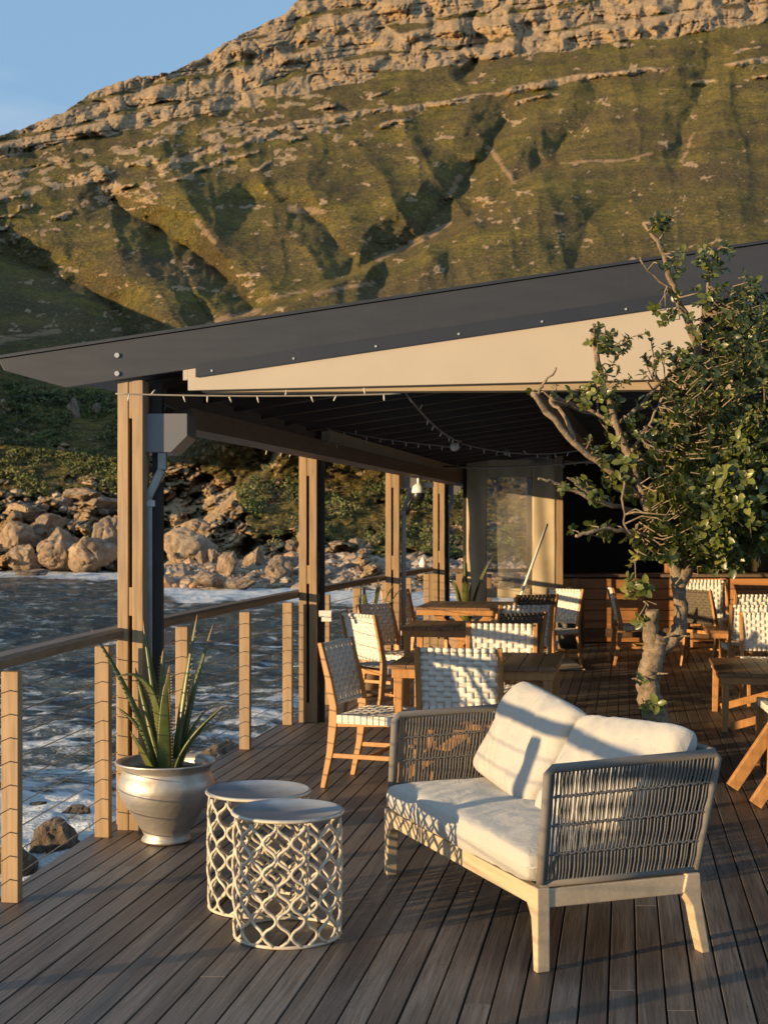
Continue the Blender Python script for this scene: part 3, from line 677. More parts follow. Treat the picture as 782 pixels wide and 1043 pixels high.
# ------------------------------------------------------------------ pavilion
OX, OY = -1.36, 7.42
pav = empty('pavilion', (OX, OY, 0), 0, 'open sided restaurant pavilion with sloping dark roof and timber columns', 'pavilion')
def rp3(u, v, z=0, sl=.142): return Vector((OX + u + .196 * v, OY - .055 * u + v, z + sl * u))
VB = 15.5; UR = 8.5
def slab(name, mat, u0, u1, v0, v1, z0, z1, sl=.142, bevel=0, parent=pav):
    vs = [rp3(u, v, z, sl) for u in (u0, u1) for v in (v0, v1) for z in (z0, z1)]
    return MB().add(vs, [(0, 1, 3, 2), (4, 6, 7, 5), (0, 4, 5, 1), (2, 3, 7, 6), (0, 2, 6, 4), (1, 5, 7, 3)]).build(name, mat, parent, True, bevel=bevel)
slab('roof', M['fascia'], -.55, UR, .045, VB, 2.50, 2.555)
slab('ceiling', M['ceiling'], -.2, UR, .06, VB, 2.42, 2.46)
# front fascia with the pointed tail at the left
pts = [(-.66, 2.565), (UR, 2.565), (UR, 2.362), (-.30, 2.362), (-.63, 2.50)]
vs = [rp3(u, v, z) for v in (0, .035) for u, z in pts]; n_ = len(pts)
MB().add(vs, [tuple(range(n_)), tuple(range(n_, 2 * n_))[::-1]] + [(i, n_ + i, n_ + (i + 1) % n_, (i + 1) % n_) for i in range(n_)]).build('fascia', M['fascia'], pav, True, bevel=.003)
slab('roof_edge_cap', M['strip'], -.66, UR, -.012, .05, 2.567, 2.582)
slab('fascia_strip', M['strip'], .385, UR, -.012, .0, 2.315, 2.382)
fb = []
for u in np.arange(.47, 6.5, .425):
    p_ = rp3(u, -.012, 2.335); m_ = MB().tube([p_, p_ + Vector((0, -.006, 0))], .006, 10); m_.build('bolt', M['bolt'], pav, True)
for z in (2.395, 2.49):
    p_ = rp3(-.03, 0, z); MB().tube([p_, p_ + Vector((0, -.012, 0))], .013, 12).build('bolt', M['bolt'], pav, True)
# beige triangular board: level foot, sloping head
def bz(u): return 2.302 + .018 * (u - .38)
pts = [(.34, bz(.34)), (2.98, bz(2.98)), (2.98, 2.36 + .142 * 2.98), (.34, 2.385 + .142 * .34)]
vs = [rp3(u, v, z, 0) for v in (.002, .034) for u, z in pts]
MB().add(vs, [(0, 1, 2, 3), (7, 6, 5, 4), (0, 4, 5, 1), (1, 5, 6, 2), (2, 6, 7, 3), (3, 7, 4, 0)]).build('gable_board', M['beige'], pav, True, bevel=.003)
vs = [rp3(u, v, z, 0) for u in (.40, 3.3) for v in (.04, .14) for z in (2.295, 2.40)]
MB().add(vs, [(0, 1, 3, 2), (4, 6, 7, 5), (0, 4, 5, 1), (2, 3, 7, 6), (0, 2, 6, 4), (1, 5, 7, 3)]).build('front_beam', M['trim_wood'], pav, True, bevel=.004)
slab('return_strip', M['beige'], .315, .34, .002, .034, 2.31, 2.40)
for v in np.arange(.55, 11.2, .62): slab('purlin', M['purlin'], -.1, UR - .1, v, v + .045, 2.33, 2.419)
for u in (1.9, 4.2, 6.4): slab('rafter', M['beam_wood'], u, u + .07, .3, VB, 2.20, 2.328)
slab('eave_beam', M['beam_wood'], -.04, .04, .16, 14, 2.18, 2.36)
slab('eave_plate', M['trim_wood'], .10, .17, 3.9, 11.5, 2.22, 2.33)
slab('gutter', M['beam_wood'], .10, .22, .45, 12, 2.10, 2.215)
# columns
def column(x, y, h, w=.147, rz=-.12):
    c = empty('column', (x - OX, y - OY, 0), rz); c.parent = pav; KIDS.setdefault(pav.name, []).append(c)
    return c
def column_mesh(h, w):
    mb = MB(); pw = w * .42
    for sx in (-1, 1): mb.box((sx * (w / 2 - pw / 2), 0, h / 2), (pw, .13, h))
    mb.box((0, 0, 1.2), (w - 2 * pw, .122, .15)); mb.box((0, 0, .08), (w - 2 * pw, .122, .16)); mb.box((0, 0, h - .1), (w - 2 * pw, .122, .2))
    return mb
def add_column(x, y, h, w=.147):
    me_ = column_mesh(h, w).mesh('column'); o = link('column', me_, M['post_wood'], pav); o.location = (x - OX, y - OY, 0); o.rotation_euler = (0, 0, -.10)
    b_ = o.modifiers.new('bevel', 'BEVEL'); b_.width = .003; b_.segments = 2; b_.limit_method = 'ANGLE'
    ch = MB().box((0, .03, h / 2), (w * .2, .05, h - .02)).mesh('channel'); link('channel', ch, M['slot'], o)
    return o
add_column(-1.322, 7.52, 2.36, .135)
add_column(-.61, 11.6, 2.2, .145); add_column(.095, 15.2, 2.2, .145); add_column(.70, 18.1, 2.2, .145)
# dark service post beside each column, with rain head and downpipe
def rain(x, y, z0, s=1.0, pipe=True):
    h = .205 * s; w = .225 * s
    pr = [(x, z0), (x + w * .62, z0), (x + w, z0 + h * .42), (x + w, z0 + h), (x, z0 + h)]
    rh = MB().prism(pr, 'y', y - .05, y + .30).build('rain_head', M['grey_box'], pav, True, bevel=.003)
    MB().prism([(x - .045 * s, z0), (x - .001, z0), (x - .001, z0 + h), (x - .045 * s, z0 + h)], 'y', y - .045, y + .28).build('rain_head_flange', M['trim_wood'], pav, True)
    if pipe:
        xc = x + .085 * s; xl = x + .012
        mb = MB(); mb.box((xc, y, z0 - .045), (.05, .05, .10)); mb.bar((xc, y, z0 - .09), (xl, y, z0 - .24), .05, .05, (0, 1, 0)); mb.box((xl, y, (z0 - .23) / 2), (.05, .05, z0 - .23))
        dp = mb.build('downpipe', M['pipe'], pav, True, bevel=.006)
        mb = MB(); mb.box((xl - .012, y, z0 - .27), (.10, .062, .035)); mb.build('pipe_clip', M['bolt'], pav, True, bevel=.003)
rain(-1.262, 7.56, 1.985)
rain(.20, 15.25, 2.0, .85); rain(.80, 18.15, 1.99, .8)
MB().box((-1.205, 7.60, 1.18), (.05, .08, 2.36)).build('dark_post', M['slot'], pav, True)
MB().box((-.505, 11.62, 1.1), (.045, .09, 2.2)).build('dark_post', M['slot'], pav, True)
MB().box((.80, 18.13, 1.1), (.04, .06, 2.2)).build('dark_post', M['slot'], pav, True)
# far wall: canvas screen with a clear window, door post, dark interior
SY = 18.45
mb = MB()
x0, x1, wz0, wz1 = 1.07, 2.22, .78, 2.22
for a, b, c_, d_ in ((x0, 1.33, .02, 2.45), (1.92, x1, .02, 2.45), (1.33, 1.92, wz1, 2.45), (1.33, 1.92, wz0 - .12, wz0)):
    def cf(u, v, a=a, b=b, c_=c_, d_=d_):
        X = a + (b - a) * u; Z = c_ + (d_ - c_) * v; return (X, SY + .012 * math.sin(X * 23 + Z * 2) + .008 * math.sin(Z * 9 + X * 5), Z)
    mb.grid(cf, 14, 26)
sc_ = mb.build('canvas_screen', M['canvas'], pav, True); sd_ = sc_.modifiers.new('t', 'SOLIDIFY'); sd_.thickness = .004
mb = MB(); mb.grid(lambda u, v: (1.33 + .59 * u, SY + .01 * math.sin(u * 9 + v * 5), wz0 + (wz1 - wz0) * v), 12, 18); mb.grid(lambda u, v: (1.33 + .59 * u, SY + .01 * math.sin(u * 9), .04 + (wz0 - .16) * v), 12, 10)
mb.build('clear_window', M['pane'], pav, True)
MB().box((2.275, 18.5, 1.25), (.085, .12, 2.5)).build('door_post', M['post_wood'], pav, True, bevel=.004)
MB().box((1.05, 18.5, 1.22), (.05, .08, 2.4)).build('door_post', M['slot'], pav, True)
MB().box((5.4, 21.95, 1.9), (6.4, .1, 3.9)).build('back_wall', M['interior'], pav, True)
MB().box((2.31, 20.65, 1.5), (.06, 2.6, 3.0)).build('side_wall', M['interior'], pav, True)
MB().box((8.55, 16.5, 1.9), (.1, 11, 3.9)).build('side_wall', M['interior'], pav, True)  # unseen right wall, added to keep sky light out of the interior
MB().box((5.4, 18.75, 2.62), (6.3, .08, .36)).build('lintel', M['interior'], pav, True)
MB().box((3.98, 19.8, 1.62), (.14, .14, 1.36)).build('door_post', M['bar_wood'], pav, True, bevel=.004)
MB().box((5.9, 20.8, 1.3), (3.4, .05, .75)).build('wall_panel', M['wall_panel'], pav, True)

# bar counter
bar = empty('bar_counter', (4.3, 19.6, 0), 0, 'long wooden bar counter with plank front under the dark opening', 'bar counter')
MB().box((4.9, 19.6, .915), (5.2, .62, .04)).build('countertop', M['rail_wood'], bar, True, bevel=.004)
mb = MB()
for i in range(6): mb.box((4.9, 19.62, .08 + i * .145), (5.0, .5, .137))
mb.build('front_panel', M['bar_wood'], bar, True, bevel=.004)
for x in (2.6, 3.05, 3.5, 4.6, 5.7): MB().box((x, 19.345, .45), (.07, .04, .86)).build('upright', M['bar_wood'], bar, True, bevel=.004)
MB().box((4.9, 19.33, .14), (5.0, .035, .12)).build('kick_board', M['beam_wood'], bar, True)
# things near the bar
hb = empty('covered_heater', (2.22, 16.9, 0), 0, 'dark rounded covered drum on short legs in front of the wooden bar', 'drum')
MB().lathe([(.0, .14), (.13, .14), (.155, .22), (.16, .45), (.155, .68), (.12, .80), (.05, .86), (.0, .87)], 20).build('cover', M['cover'], hb)
for a in range(3): MB().bar((.11 * math.cos(a * 2.1), .11 * math.sin(a * 2.1), 0), (.09 * math.cos(a * 2.1), .09 * math.sin(a * 2.1), .16), .025, .025).build('leg', M['teak'], hb)
o = MB().lathe([(0, 0), (.1, 0), (.115, .2), (.12, .24), (.11, .24), (.1, .03), (0, .03)], 20).build('bucket', M['white'], None); o.location = (1.93, 16.75, 0)
tag(o, 'small pale bucket standing beside the dark covered drum', 'bucket')
o = MB().box((2.0, 16.4, .012), (.42, 1.5, .016)).build('floor_mat', M['mat'], None, bevel=.004); tag(o, 'pale rectangular mat lying on the deck before the bar', 'mat')
o = MB().tube([at(530, 607, 16.9), at(557, 534, 17.6)], .016, 8).build('leaning_pole', M['white'], None); tag(o, 'thin white pole leaning at a slant before the canvas screen', 'pole')
cam_o = empty('security_camera', tuple(at(426, 486, 15.2)), 0, 'white and black dome security camera hanging by the third column', 'camera'); cam_o.scale = (.72, .72, .72)
MB().lathe([(.0, -.10), (.04, -.10), (.085, -.14), (.098, -.20), (.098, -.235), (0, -.235)], 20).build('housing', M['white'], cam_o)
MB().lathe([(.090, -.237), (.096, -.28), (.082, -.33), (.05, -.362), (0, -.375)], 20).build('dome', M['black'], cam_o)
MB().tube([(0, 0, -.10), (0, 0, .02)], .02, 8).build('bracket', M['white'], cam_o)
MB().tube([(-.03, 0, -.3), (-.10, 0, -.33), (-.15, 0, -.42), (-.16, 0, -.56)], .028, 8).build('cable', M['black'], cam_o)
o = MB().box(tuple(at(436, 494, 15.3)), (.11, .06, .05), .2).build('flood_light', M['white'], None, bevel=.006); tag(o, 'small white flood light under the eave beside the dome camera', 'light')
o = MB().box((0, 0, 0), (.10, .008, .05), 0).box((.012, -.006, -.045), (.08, .006, .035)).build('notice_card', M['white'], None); o.location = at(331, 625, 11.48); tag(o, 'small white card fixed beside the second column', 'card')
o = MB().lathe([(0, 0), (.045, 0), (.05, .05), (.03, .1), (.0, .14)], 12).build('white_lantern', M['white'], None); o.location = (.5, 18.28, 1.063); tag(o, 'tiny white lantern standing on the far handrail', 'lantern')

# string lights
def string_light(name_pts, sag, nb, label, r=.006, gl=None, Mc='cord'):
    a, b = name_pts; loc = tuple(a); root = empty('string_lights', loc, 0, label, 'string lights', 'string lights under the roof')
    pts = []
    for i in range(25):
        k = i / 24; p_ = Vector(a).lerp(Vector(b), k); p_.z -= sag * 4 * k * (1 - k); pts.append(p_)
    MB().tube(pts, r, 6).build('cable', M[Mc], root, True)
    for i in range(nb):
        k = (i + .5 + random.uniform(-.15, .15)) / nb; p_ = Vector(a).lerp(Vector(b), k); p_.z -= sag * 4 * k * (1 - k)
        d = Vector((random.uniform(-.6, .6), random.uniform(-.6, .6), -1 if random.random() > .25 else .8)).normalized()
        MB().tube([p_, p_ + d * .014, p_ + d * .018, p_ + d * .036], [.004, .004, .0045, .003], 6).build('bulb', M['bulb'], root, True)
    return root
string_light((at(118, 401, 7.36), at(408, 401, 7.30)), .012, 11, 'string of little white bulbs stretched along the foot of the pale gable board', .005)
string_light((at(160, 409, 7.7), at(348, 452, 11.4)), .06, 14, 'upper light string running back along the eave beam', .006)
string_light((at(200, 425, 8.3), at(325, 457, 11.5)), .10, 9, 'lower light string running back along the eave beam', .006)
string_light((at(412, 399, 7.5), at(470, 450, 10.8)), .05, 8, 'light string sloping down from the front beam to the globe lamp', .006)
string_light((at(330, 436, 11.5), at(470, 456, 11.4)), .02, 11, 'light string crossing the ceiling left of the globe lamp', .005)
string_light((at(470, 452, 11.4), at(600, 457, 11.0)), .06, 9, 'light string crossing the ceiling right of the globe lamp', .005)
string_light((at(432, 474, 17.5), at(720, 452, 13.5)), .10, 16, 'thick pale light string sagging before the far wall opening', .013)
string_light((at(552, 466, 15.5), at(660, 468, 15.0)), .05, 8, 'short dark light string over the opening behind the tree', .006)
for (px, py, Y, r, lb) in ((463, 455, 10.8, .035, 'cream globe lamp hanging where the light strings meet'), (516, 461, 11.6, .026, 'small dark globe lamp right of the cream one'), (573, 474, 14.0, .022, 'tiny grey globe lamp over the dark opening')):
    g_ = empty('globe_lamp', tuple(at(px, py, Y)), 0, lb, 'lamp', 'globe lamps under the ceiling')
    MB().lathe([(0, -r)] + [(r * math.sin(a), -r * math.cos(a)) for a in np.linspace(.3, 2.8, 10)], 18).build('globe', M['bulb'] if r > .03 else M['grey_box'], g_)
    MB().lathe([(0, r + .03), (r * .45, r + .03), (r * .5, r * .85), (0, r * .85)], 12).build('socket', M['black'], g_)

# ------------------------------------------------------------------ chairs
def ribbon_weave(mb, fn, U0, U1, V0, V1, nu, nv, wr=.80, th=.0032, extU=0, extV=0):
    """fn(u,v)->(point,normal); straps along both directions, woven over and under"""
    du = (U1 - U0) / nu; dv = (V1 - V0) / nv
    for i in range(nu):                   # straps running along v
        uc = U0 + (i + .5) * du; hw = du * wr / 2
        ks = [V0 - extV] + [V0 + (j + .5) * dv for j in range(nv)] + [V1 + extV]
        vs = []
        for j, vv in enumerate(ks):
            off = (1 if (i + j) % 2 else -1) * th * .7 if 0 < j < len(ks) - 1 else 0
            for s_ in (-1, 1):
                p_, n_ = fn(uc + s_ * hw, vv)
                vs += [p_ + n_ * (off + th / 2), p_ + n_ * (off - th / 2)]
        for j in range(len(ks) - 1):
            a = len(mb.v) if j == 0 else a
            if j == 0: mb.v += [tuple(x) for x in vs]
            b = a + j * 4; c = b + 4
            for q in ((b, c, c + 2, b + 2), (b + 1, b + 3, c + 3, c + 1), (b, b + 1, c + 1, c), (b + 2, c + 2, c + 3, b + 3)): mb.f.append(q); mb.sm.append(True)
    for j in range(nv):
        vc = V0 + (j + .5) * dv; hw = dv * wr / 2
        ks = [U0 - extU] + [U0 + (i + .5) * du for i in range(nu)] + [U1 + extU]
        vs = []
        for i, uu in enumerate(ks):
            off = (-1 if (i + j) % 2 else 1) * th * .7 if 0 < i < len(ks) - 1 else 0
            off = -off if False else off
            for s_ in (-1, 1):
                p_, n_ = fn(uu, vc + s_ * hw)
                vs += [p_ + n_ * (off + th / 2), p_ + n_ * (off - th / 2)]
        a = len(mb.v); mb.v += [tuple(x) for x in vs]
        for i in range(len(ks) - 1):
            b = a + i * 4; c = b + 4
            for q in ((b, b + 2, c + 2, c), (b + 1, c + 1, c + 3, b + 3), (b, c, c + 1, b + 1), (b + 2, b + 3, c + 3, c + 2)): mb.f.append(q); mb.sm.append(True)
def make_chair(name, strap):
    root = empty(name, (0, -50, 0)); W = .235
    def rear_poly(): # side profile in (y,z)
        return [(-.285, 0), (-.255, 0), (-.205, .22), (-.178, .40), (-.182, .50), (-.215, .66), (-.278, .885), (-.303, .88), (-.255, .66), (-.228, .50), (-.232, .40), (-.245, .22)]
    for s_ in (-1, 1):
        mb = MB(); mb.prism(rear_poly(), 'x', s_ * W - .015, s_ * W + .015); mb.build('rear_leg', M['teak'], root, bevel=.004)
        mb = MB(); mb.bar((s_ * W, .235, 0), (s_ * W, .215, .455), .030, .034, (0, 1, 0), .032, .048); mb.build('front_leg', M['teak'], root, bevel=.004)
    mb = MB()
    for s_ in (-1, 1):
        mb.prism([(-.20, .375), (.22, .395), (.22, .435), (-.20, .43)], 'x', s_ * (W - .002) - .012, s_ * (W - .002) + .012)
    mb.box((0, .215, .418), (2 * W - .03, .026, .036)); mb.box((0, -.195, .405), (2 * W - .03, .024, .036))
    mb.build('seat_frame', M['teak'], root, bevel=.003)
    mb = MB()
    mb.bar((0 - W, -.235, .20), (0 - W, .225, .20), .016, .028); mb.bar((W, -.235, .20), (W, .225, .20), .016, .028)
    mb.bar((-W, .0, .20), (W, .0, .20), .024, .02); mb.build('stretcher', M['teak'], root, bevel=.003)
    def back(u, z):
        k = (z - .50) / .38; y = -.20 - .075 * k ** 1.15 if k > 0 else -.20
        cv = -.012 * (1 - (u / W) ** 2)
        return Vector((u, y + cv - .008, z)), Vector((0, .97, .2))
    for z in (.865, .512):
        mb = MB(); mb.tube([back(-W, z)[0], back(-W * .5, z)[0], back(0, z)[0], back(W * .5, z)[0], back(W, z)[0]], .0115, 8); mb.build('back_rail', M['teak'], root)
    mb = MB(); ribbon_weave(mb, back, -W + .018, W - .018, .548, .832, 10, 9, .92, .0016, .010, .036)
    # strap loops round the rails
    du = (2 * W - .036) / 10
    for i in range(10):
        uc = -W + .018 + (i + .5) * du
        for z in (.865, .512):
            p_, n_ = back(uc, z); mb.tube([p_ + Vector((-du * .42, 0, 0)), p_ + Vector((du * .42, 0, 0))], .0155, 8)
    mb.build('backrest', strap, root)
    def seat(u, v):
        return Vector((u, v, .447 - .018 * (1 - (u / W) ** 2) * (1 - (v / .22) ** 2))), Vector((0, 0, 1))
    mb = MB(); ribbon_weave(mb, seat, -W + .012, W - .012, -.18, .20, 12, 10, .92, .002, .012, .012)
    dv = .38 / 10
    for j in range(10):
        vc = -.18 + (j + .5) * dv
        for s_ in (-1, 1): mb.box((s_ * (W + .004), vc, .425), (.036, dv * .84, .05))
    for i in range(12):
        uc = -W + .012 + (i + .5) * (2 * W - .024) / 12; mb.box((uc, .22, .427), ((2 * W - .024) / 12 * .84, .034, .044))
    mb.build('seat', strap, root)
    return root
GC = 'woven dining chairs on the deck'
CH = {'w': make_chair('dining_chair', M['strap']), 'd': make_chair('dining_chair', M['strap_dark'])}
used = {'w': 0, 'd': 0}
chairs = [
 ('w', -.02, 8.80, -110.5, 'white woven chair nearest the railing, seen side on in front of the second column', 1),
 ('w', .49, 8.62, -11, 'white woven chair with its back to the sofa, directly behind its left arm', 1),
 ('w', .82, 10.12, 172, 'white woven chair facing the camera across the nearest left table', 1),
 ('w', .03, 11.75, -55, 'white woven chair with sunlit back just right of the second column', 1),
 ('w', .15, 12.85, -127, 'shaded woven chair left of the middle left table, behind the sunlit one', 1),
 ('w', .36, 15.7, -127, 'shaded woven chair at the left of the farthest left table, by the third column', 1),
 ('d', .97, 11.9, 32, 'dark webbed chair at the right of the middle left table', 1),
 ('w', 1.22, 13.1, 12, 'white chair top showing just behind the dark webbed chair at left centre', 1),
 ('d', 1.46, 15.05, 25, 'dark webbed chair at the right of the farthest left table', 1),
 ('w', 1.84, 15.9, 135, 'white chair with dark legs beside the covered drum and pale mat', 1),
 ('w', 2.92, 16.5, -92, 'chair seen side on just left of the tree trunk before the bar', 1),
 ('w', 4.25, 18.6, 172, 'farthest white chair right of the tree against the bar', 1),
 ('w', 3.96, 17.5, 174, 'second farthest white chair right of the tree trunk', 1),
 ('d', 3.72, 16.0, -60, 'dark webbed chair right of the tree among white chairs', 1),
 ('w', 3.88, 15.1, 3, 'white chair at the far right behind the two big white chair backs', 1),
 ('w', 3.62, 14.1, -4, 'white chair at the right edge with its back low behind the nearest white back', .94),
 ('w', 3.46, 12.75, 174, 'nearest white chair back at the right edge, facing the low table', .91),
 ('w', 2.70, 9.2, 84, 'chair cut off by the right edge beside the slanted table legs', 1)]
for kd, x, y, a, lb, s_ in chairs:
    src = CH[kd]
    c_ = src if used[kd] == 0 else copy_tree(src); used[kd] = 1
    c_.location = (x, y, 0.001); c_.rotation_euler = (0, 0, R(a)); c_.scale = (s_ * 1.04, s_ * 1.04, s_); tag(c_, lb, 'chair', GC)

# ------------------------------------------------------------------ dining tables
def table(x0, x1, y0, y1, h, label, style='straight', group='wooden tables on the deck'):
    """corners follow the run of the deck boards"""
    cx_, cy_ = (x0 + x1) / 2, (y0 + y1) / 2; w = x1 - x0; d = y1 - y0
    t_ = empty('dining_table', (cx_, cy_, 0), -math.atan(.17), label, 'table', group)
    mb = MB(); n_ = max(5, int(w / .11)); pw = w / n_
    for i in range(n_): mb.box((-w / 2 + (i + .5) * pw, 0, h - .013), (pw - .004, d, .026))
    mb.build('tabletop', M['teak_top'], t_, bevel=.003)
    mb = MB()
    for s_ in (-1, 1):
        mb.box((0, s_ * (d / 2 - .035), h - .055), (w - .04, .022, .058)); mb.box((s_ * (w / 2 - .035), 0, h - .055), (.022, d - .1, .058))
    mb.build('apron', M['teak'], t_, bevel=.003)
    if style == 'straight':
        for sx in (-1, 1):
            for sy in (-1, 1): MB().bar((sx * (w / 2 - .05), sy * (d / 2 - .05), 0), (sx * (w / 2 - .06), sy * (d / 2 - .06), h - .03), .045, .05, (0, 1, 0), .055, .06).build('leg', M['teak'], t_, bevel=.004)
        for sy in (-1, 1): MB().bar((-w / 2 + .1, sy * (d / 2 - .07), .04), (w / 2 - .1, sy * (d / 2 - .09), h - .09), .03, .06).build('brace', M['teak'], t_, bevel=.003)
    elif style == 'cross':
        for sy in (-1, 1):
            for s_ in (-1, 1): MB().bar((s_ * w * .36, sy * (d / 2 - .13 - .02 * s_), 0), (-s_ * w * .30, sy * (d / 2 - .13 - .02 * s_), h - .06), .03, .065).build('leg', M['teak'], t_, bevel=.004)
        MB().bar((0, -d / 2 + .12, h * .5), (0, d / 2 - .12, h * .5), .035, .07).build('stretcher', M['teak'], t_, bevel=.003)
    return t_
table(.10, 1.14, 8.72, 9.72, .735, 'nearest left wooden table behind the sofa, between two white chairs', 'straight')
table(.20, 1.02, 12.0, 12.9, .735, 'middle left wooden table with a dark top, beyond the nearest one', 'straight')
table(.42, 1.42, 14.9, 16.2, .735, 'farthest left wooden table with crossed legs near the clear screen', 'cross')
table(2.68, 4.0, 10.85, 12.2, .455, 'low wooden table at the right edge in front of the white chair backs', 'straight')
table(3.55, 4.6, 14.9, 16.7, .49, 'small wooden table just right of the tree trunk before the bar', 'cross')
t6 = empty('dining_table', (2.95, 8.1, 0), 0, 'table at the right edge of which only slanted wooden legs show', 'table', 'wooden tables on the deck')
MB().box((0, 0, .725), (1.2, .9, .03)).build('tabletop', M['teak_top'], t6, bevel=.004)
for yy in (-.08, .45):
    MB().bar((-.86, yy, .025), (-.40, yy, .71), .045, .075).build('leg', M['teak'], t6, bevel=.005); MB().bar((.86, yy, .025), (.40, yy, .71), .045, .075).build('leg', M['teak'], t6, bevel=.005)
    MB().box((-.0, yy, .30), (1.2, .035, .06)).build('stretcher', M['teak'], t6, bevel=.004)

# ------------------------------------------------------------------ sofa
sofa = empty('sofa', (.586, 5.92, 0), R(110.6), 'two seat outdoor sofa with pale wooden base, grey rope arms and cream cushions', 'sofa')
HL, HD = .775, .33
mb = MB()
for sy in (-1, 1): mb.box((0, sy * (HD - .022), .262), (2 * HL - .05, .034, .068))
for sx in (-1, 1): mb.box((sx * (HL - .022), 0, .262), (.034, 2 * HD - .05, .068))
for x in (-.45, -.15, .15, .45): mb.box((x, 0, .262), (.05, 2 * HD - .09, .02))
mb.build('base_frame', M['sofa_wood'], sofa, bevel=.004)
for sx in (-1, 1):
    # front leg, outer faces straight, inner face swept
    o_ = sx * HL
    pr = [(o_, 0), (o_ - sx * .033, 0), (o_ - sx * .040, .10), (o_ - sx * .052, .19), (o_ - sx * .085, .232), (o_ - sx * .085, .238), (o_ - sx * .055, .302), (o_, .302)]
    MB().prism(pr, 'y', HD - .048, HD + .004).build('leg', M['sofa_wood'], sofa, bevel=.005)
    # rear leg, sabre swept to the back
    pr = [(-HD - .055, 0), (-HD - .020, 0), (-HD + .006, .10), (-HD + .022, .18), (-HD + .060, .236), (-HD + .060, .24), (-HD + .045, .302), (-HD - .012, .302), (-HD - .018, .20), (-HD - .038, .09)]
    MB().prism(pr, 'x', o_ - sx * .050, o_ + sx * .004).build('leg', M['sofa_wood'], sofa, bevel=.005)
def panel(name, A0, A1, B0, B1, ns, bands, nrm, fr=.017, closed=(True, True)):
    """rope panel: foot A0-A1, head B0-B1; strands between"""
    A0, A1, B0, B1 = map(Vector, (A0, A1, B0, B1)); nrm = Vector(nrm)
    fmb = MB(); fmb.tube([A0, A0.lerp(B0, .5), B0 - (B0 - A0).normalized() * .02, B0 + (B1 - B0).normalized() * .02, B0.lerp(B1, .5), B1 - (B1 - B0).normalized() * .02, B1 - (B1 - A1).normalized() * .02, A1.lerp(B1, .5), A1], fr, 10)
    fmb.tube([A0, A1], fr * .8, 8)
    o_ = fmb.build(name + '_frame', M['rope'], sofa)
    mb = MB(); rs_ = random.Random(4)
    for i in range(ns):
        k = (i + .5) / ns; 
        for s_ in (-1, 1):
            j = rs_.uniform(-.25, .25) / ns; pts_ = []
            for q in range(9):
                h = q / 8; off = nrm * s_ * (.0055 * math.sin(math.pi * ((h * (bands + 1)) % 1)) + .0015); sh = s_ * .13 / ns * math.sin(math.pi * h)
                p0 = A0.lerp(A1, k + (j + sh) * (1 - 0)); p1 = B0.lerp(B1, k + (j * .3 + sh)); pts_.append(p0.lerp(p1, h) + off)
            mb.tube(pts_, .0043, 5, caps=False)
    mb.build(name + '_strands', M['rope'], o_)
    mb = MB()
    for b in range(1, bands + 1):
        h = b / (bands + 1); P0 = A0.lerp(B0, h); P1 = A1.lerp(B1, h); n_ = 40
        for s_ in (-1, 1): mb.tube([P0.lerp(P1, i / n_) + nrm * s_ * (.0055 if i % 2 else .003) + Vector((0, 0, s_ * .003 * (1 if i % 2 else -1))) for i in range(n_ + 1)], .0042, 5)
    mb.build(name + '_bands', M['rope'], o_)
for sx in (-1, 1):
    panel('arm', (sx * (HL - .02), HD - .02, .312), (sx * (HL - .02), -HD - .005, .312), (sx * (HL - .01), HD - .045, .725), (sx * (HL - .01), -HD - .10, .745), 44, 3, (1, 0, 0))
panel('back', (-HL + .05, -HD + .0, .312), (HL - .05, -HD + .0, .312), (-HL + .03, -HD - .10, .742), (HL - .03, -HD - .10, .742), 90, 3, (0, 1, .2))
from mathutils import noise as mn
def cushion(w, d, h, p=5., seedv=0, wr=.006, nx=64, ny=44, pinch=.35, corner=.0, rnd=.085):
    """soft box: w,d in plan, h thick"""
    mb = MB()
    for side in (1, -1):
        def fn(u, v, side=side):
            a = u * 2 - 1; b = v * 2 - 1
            a = math.copysign(abs(a) ** .7, a); b = math.copysign(abs(b) ** .7, b)
            e = max(0, 1 - abs(a) ** p) ** pinch * max(0, 1 - abs(b) ** p) ** pinch
            x = a * w / 2 * (1 - corner * b * b * (1 - 0)) ; y = b * d / 2 * (1 - corner * a * a)
            rd = 1 - rnd * (a * b) ** 6; x = a * w / 2 * (1 - corner * (1 - b * b)) * rd; y = b * d / 2 * (1 - corner * (1 - a * a)) * rd
            q = Vector((x * 4 + seedv, y * 4, side * 2.0))
            n_ = mn.noise(q) * wr * 2 + mn.noise(q * 2.7) * wr + abs(mn.noise(Vector((x * 9 + y * 5 + seedv, y * 2 - x * 1.0, side)))) * -wr * 1.6
            z = side * e * (h / 2 + n_ + .010 * math.cos(a * 1.5) * math.cos(b * 1.5))
            return (x, y, z)
        mb.grid(fn, nx, ny)
    return mb
c_ = cushion(2 * HL - .080, .635, .135, 16., 3, .004, 120, 64, .24, .0, .022).build('seat_cushion', M['linen'], sofa); c_.location = (0, .035, .366)
MB().tube([Vector((sx_ * (HL - .047) * 1.0, sy_ * .305 + .035, .366)) for sx_, sy_ in ((-1, -.97), (-1, .97), (-.97, 1), (.97, 1), (1, .97), (1, -.97))], .004, 6).build('piping', M['linen'], c_).location = (0, -.035, -.366)
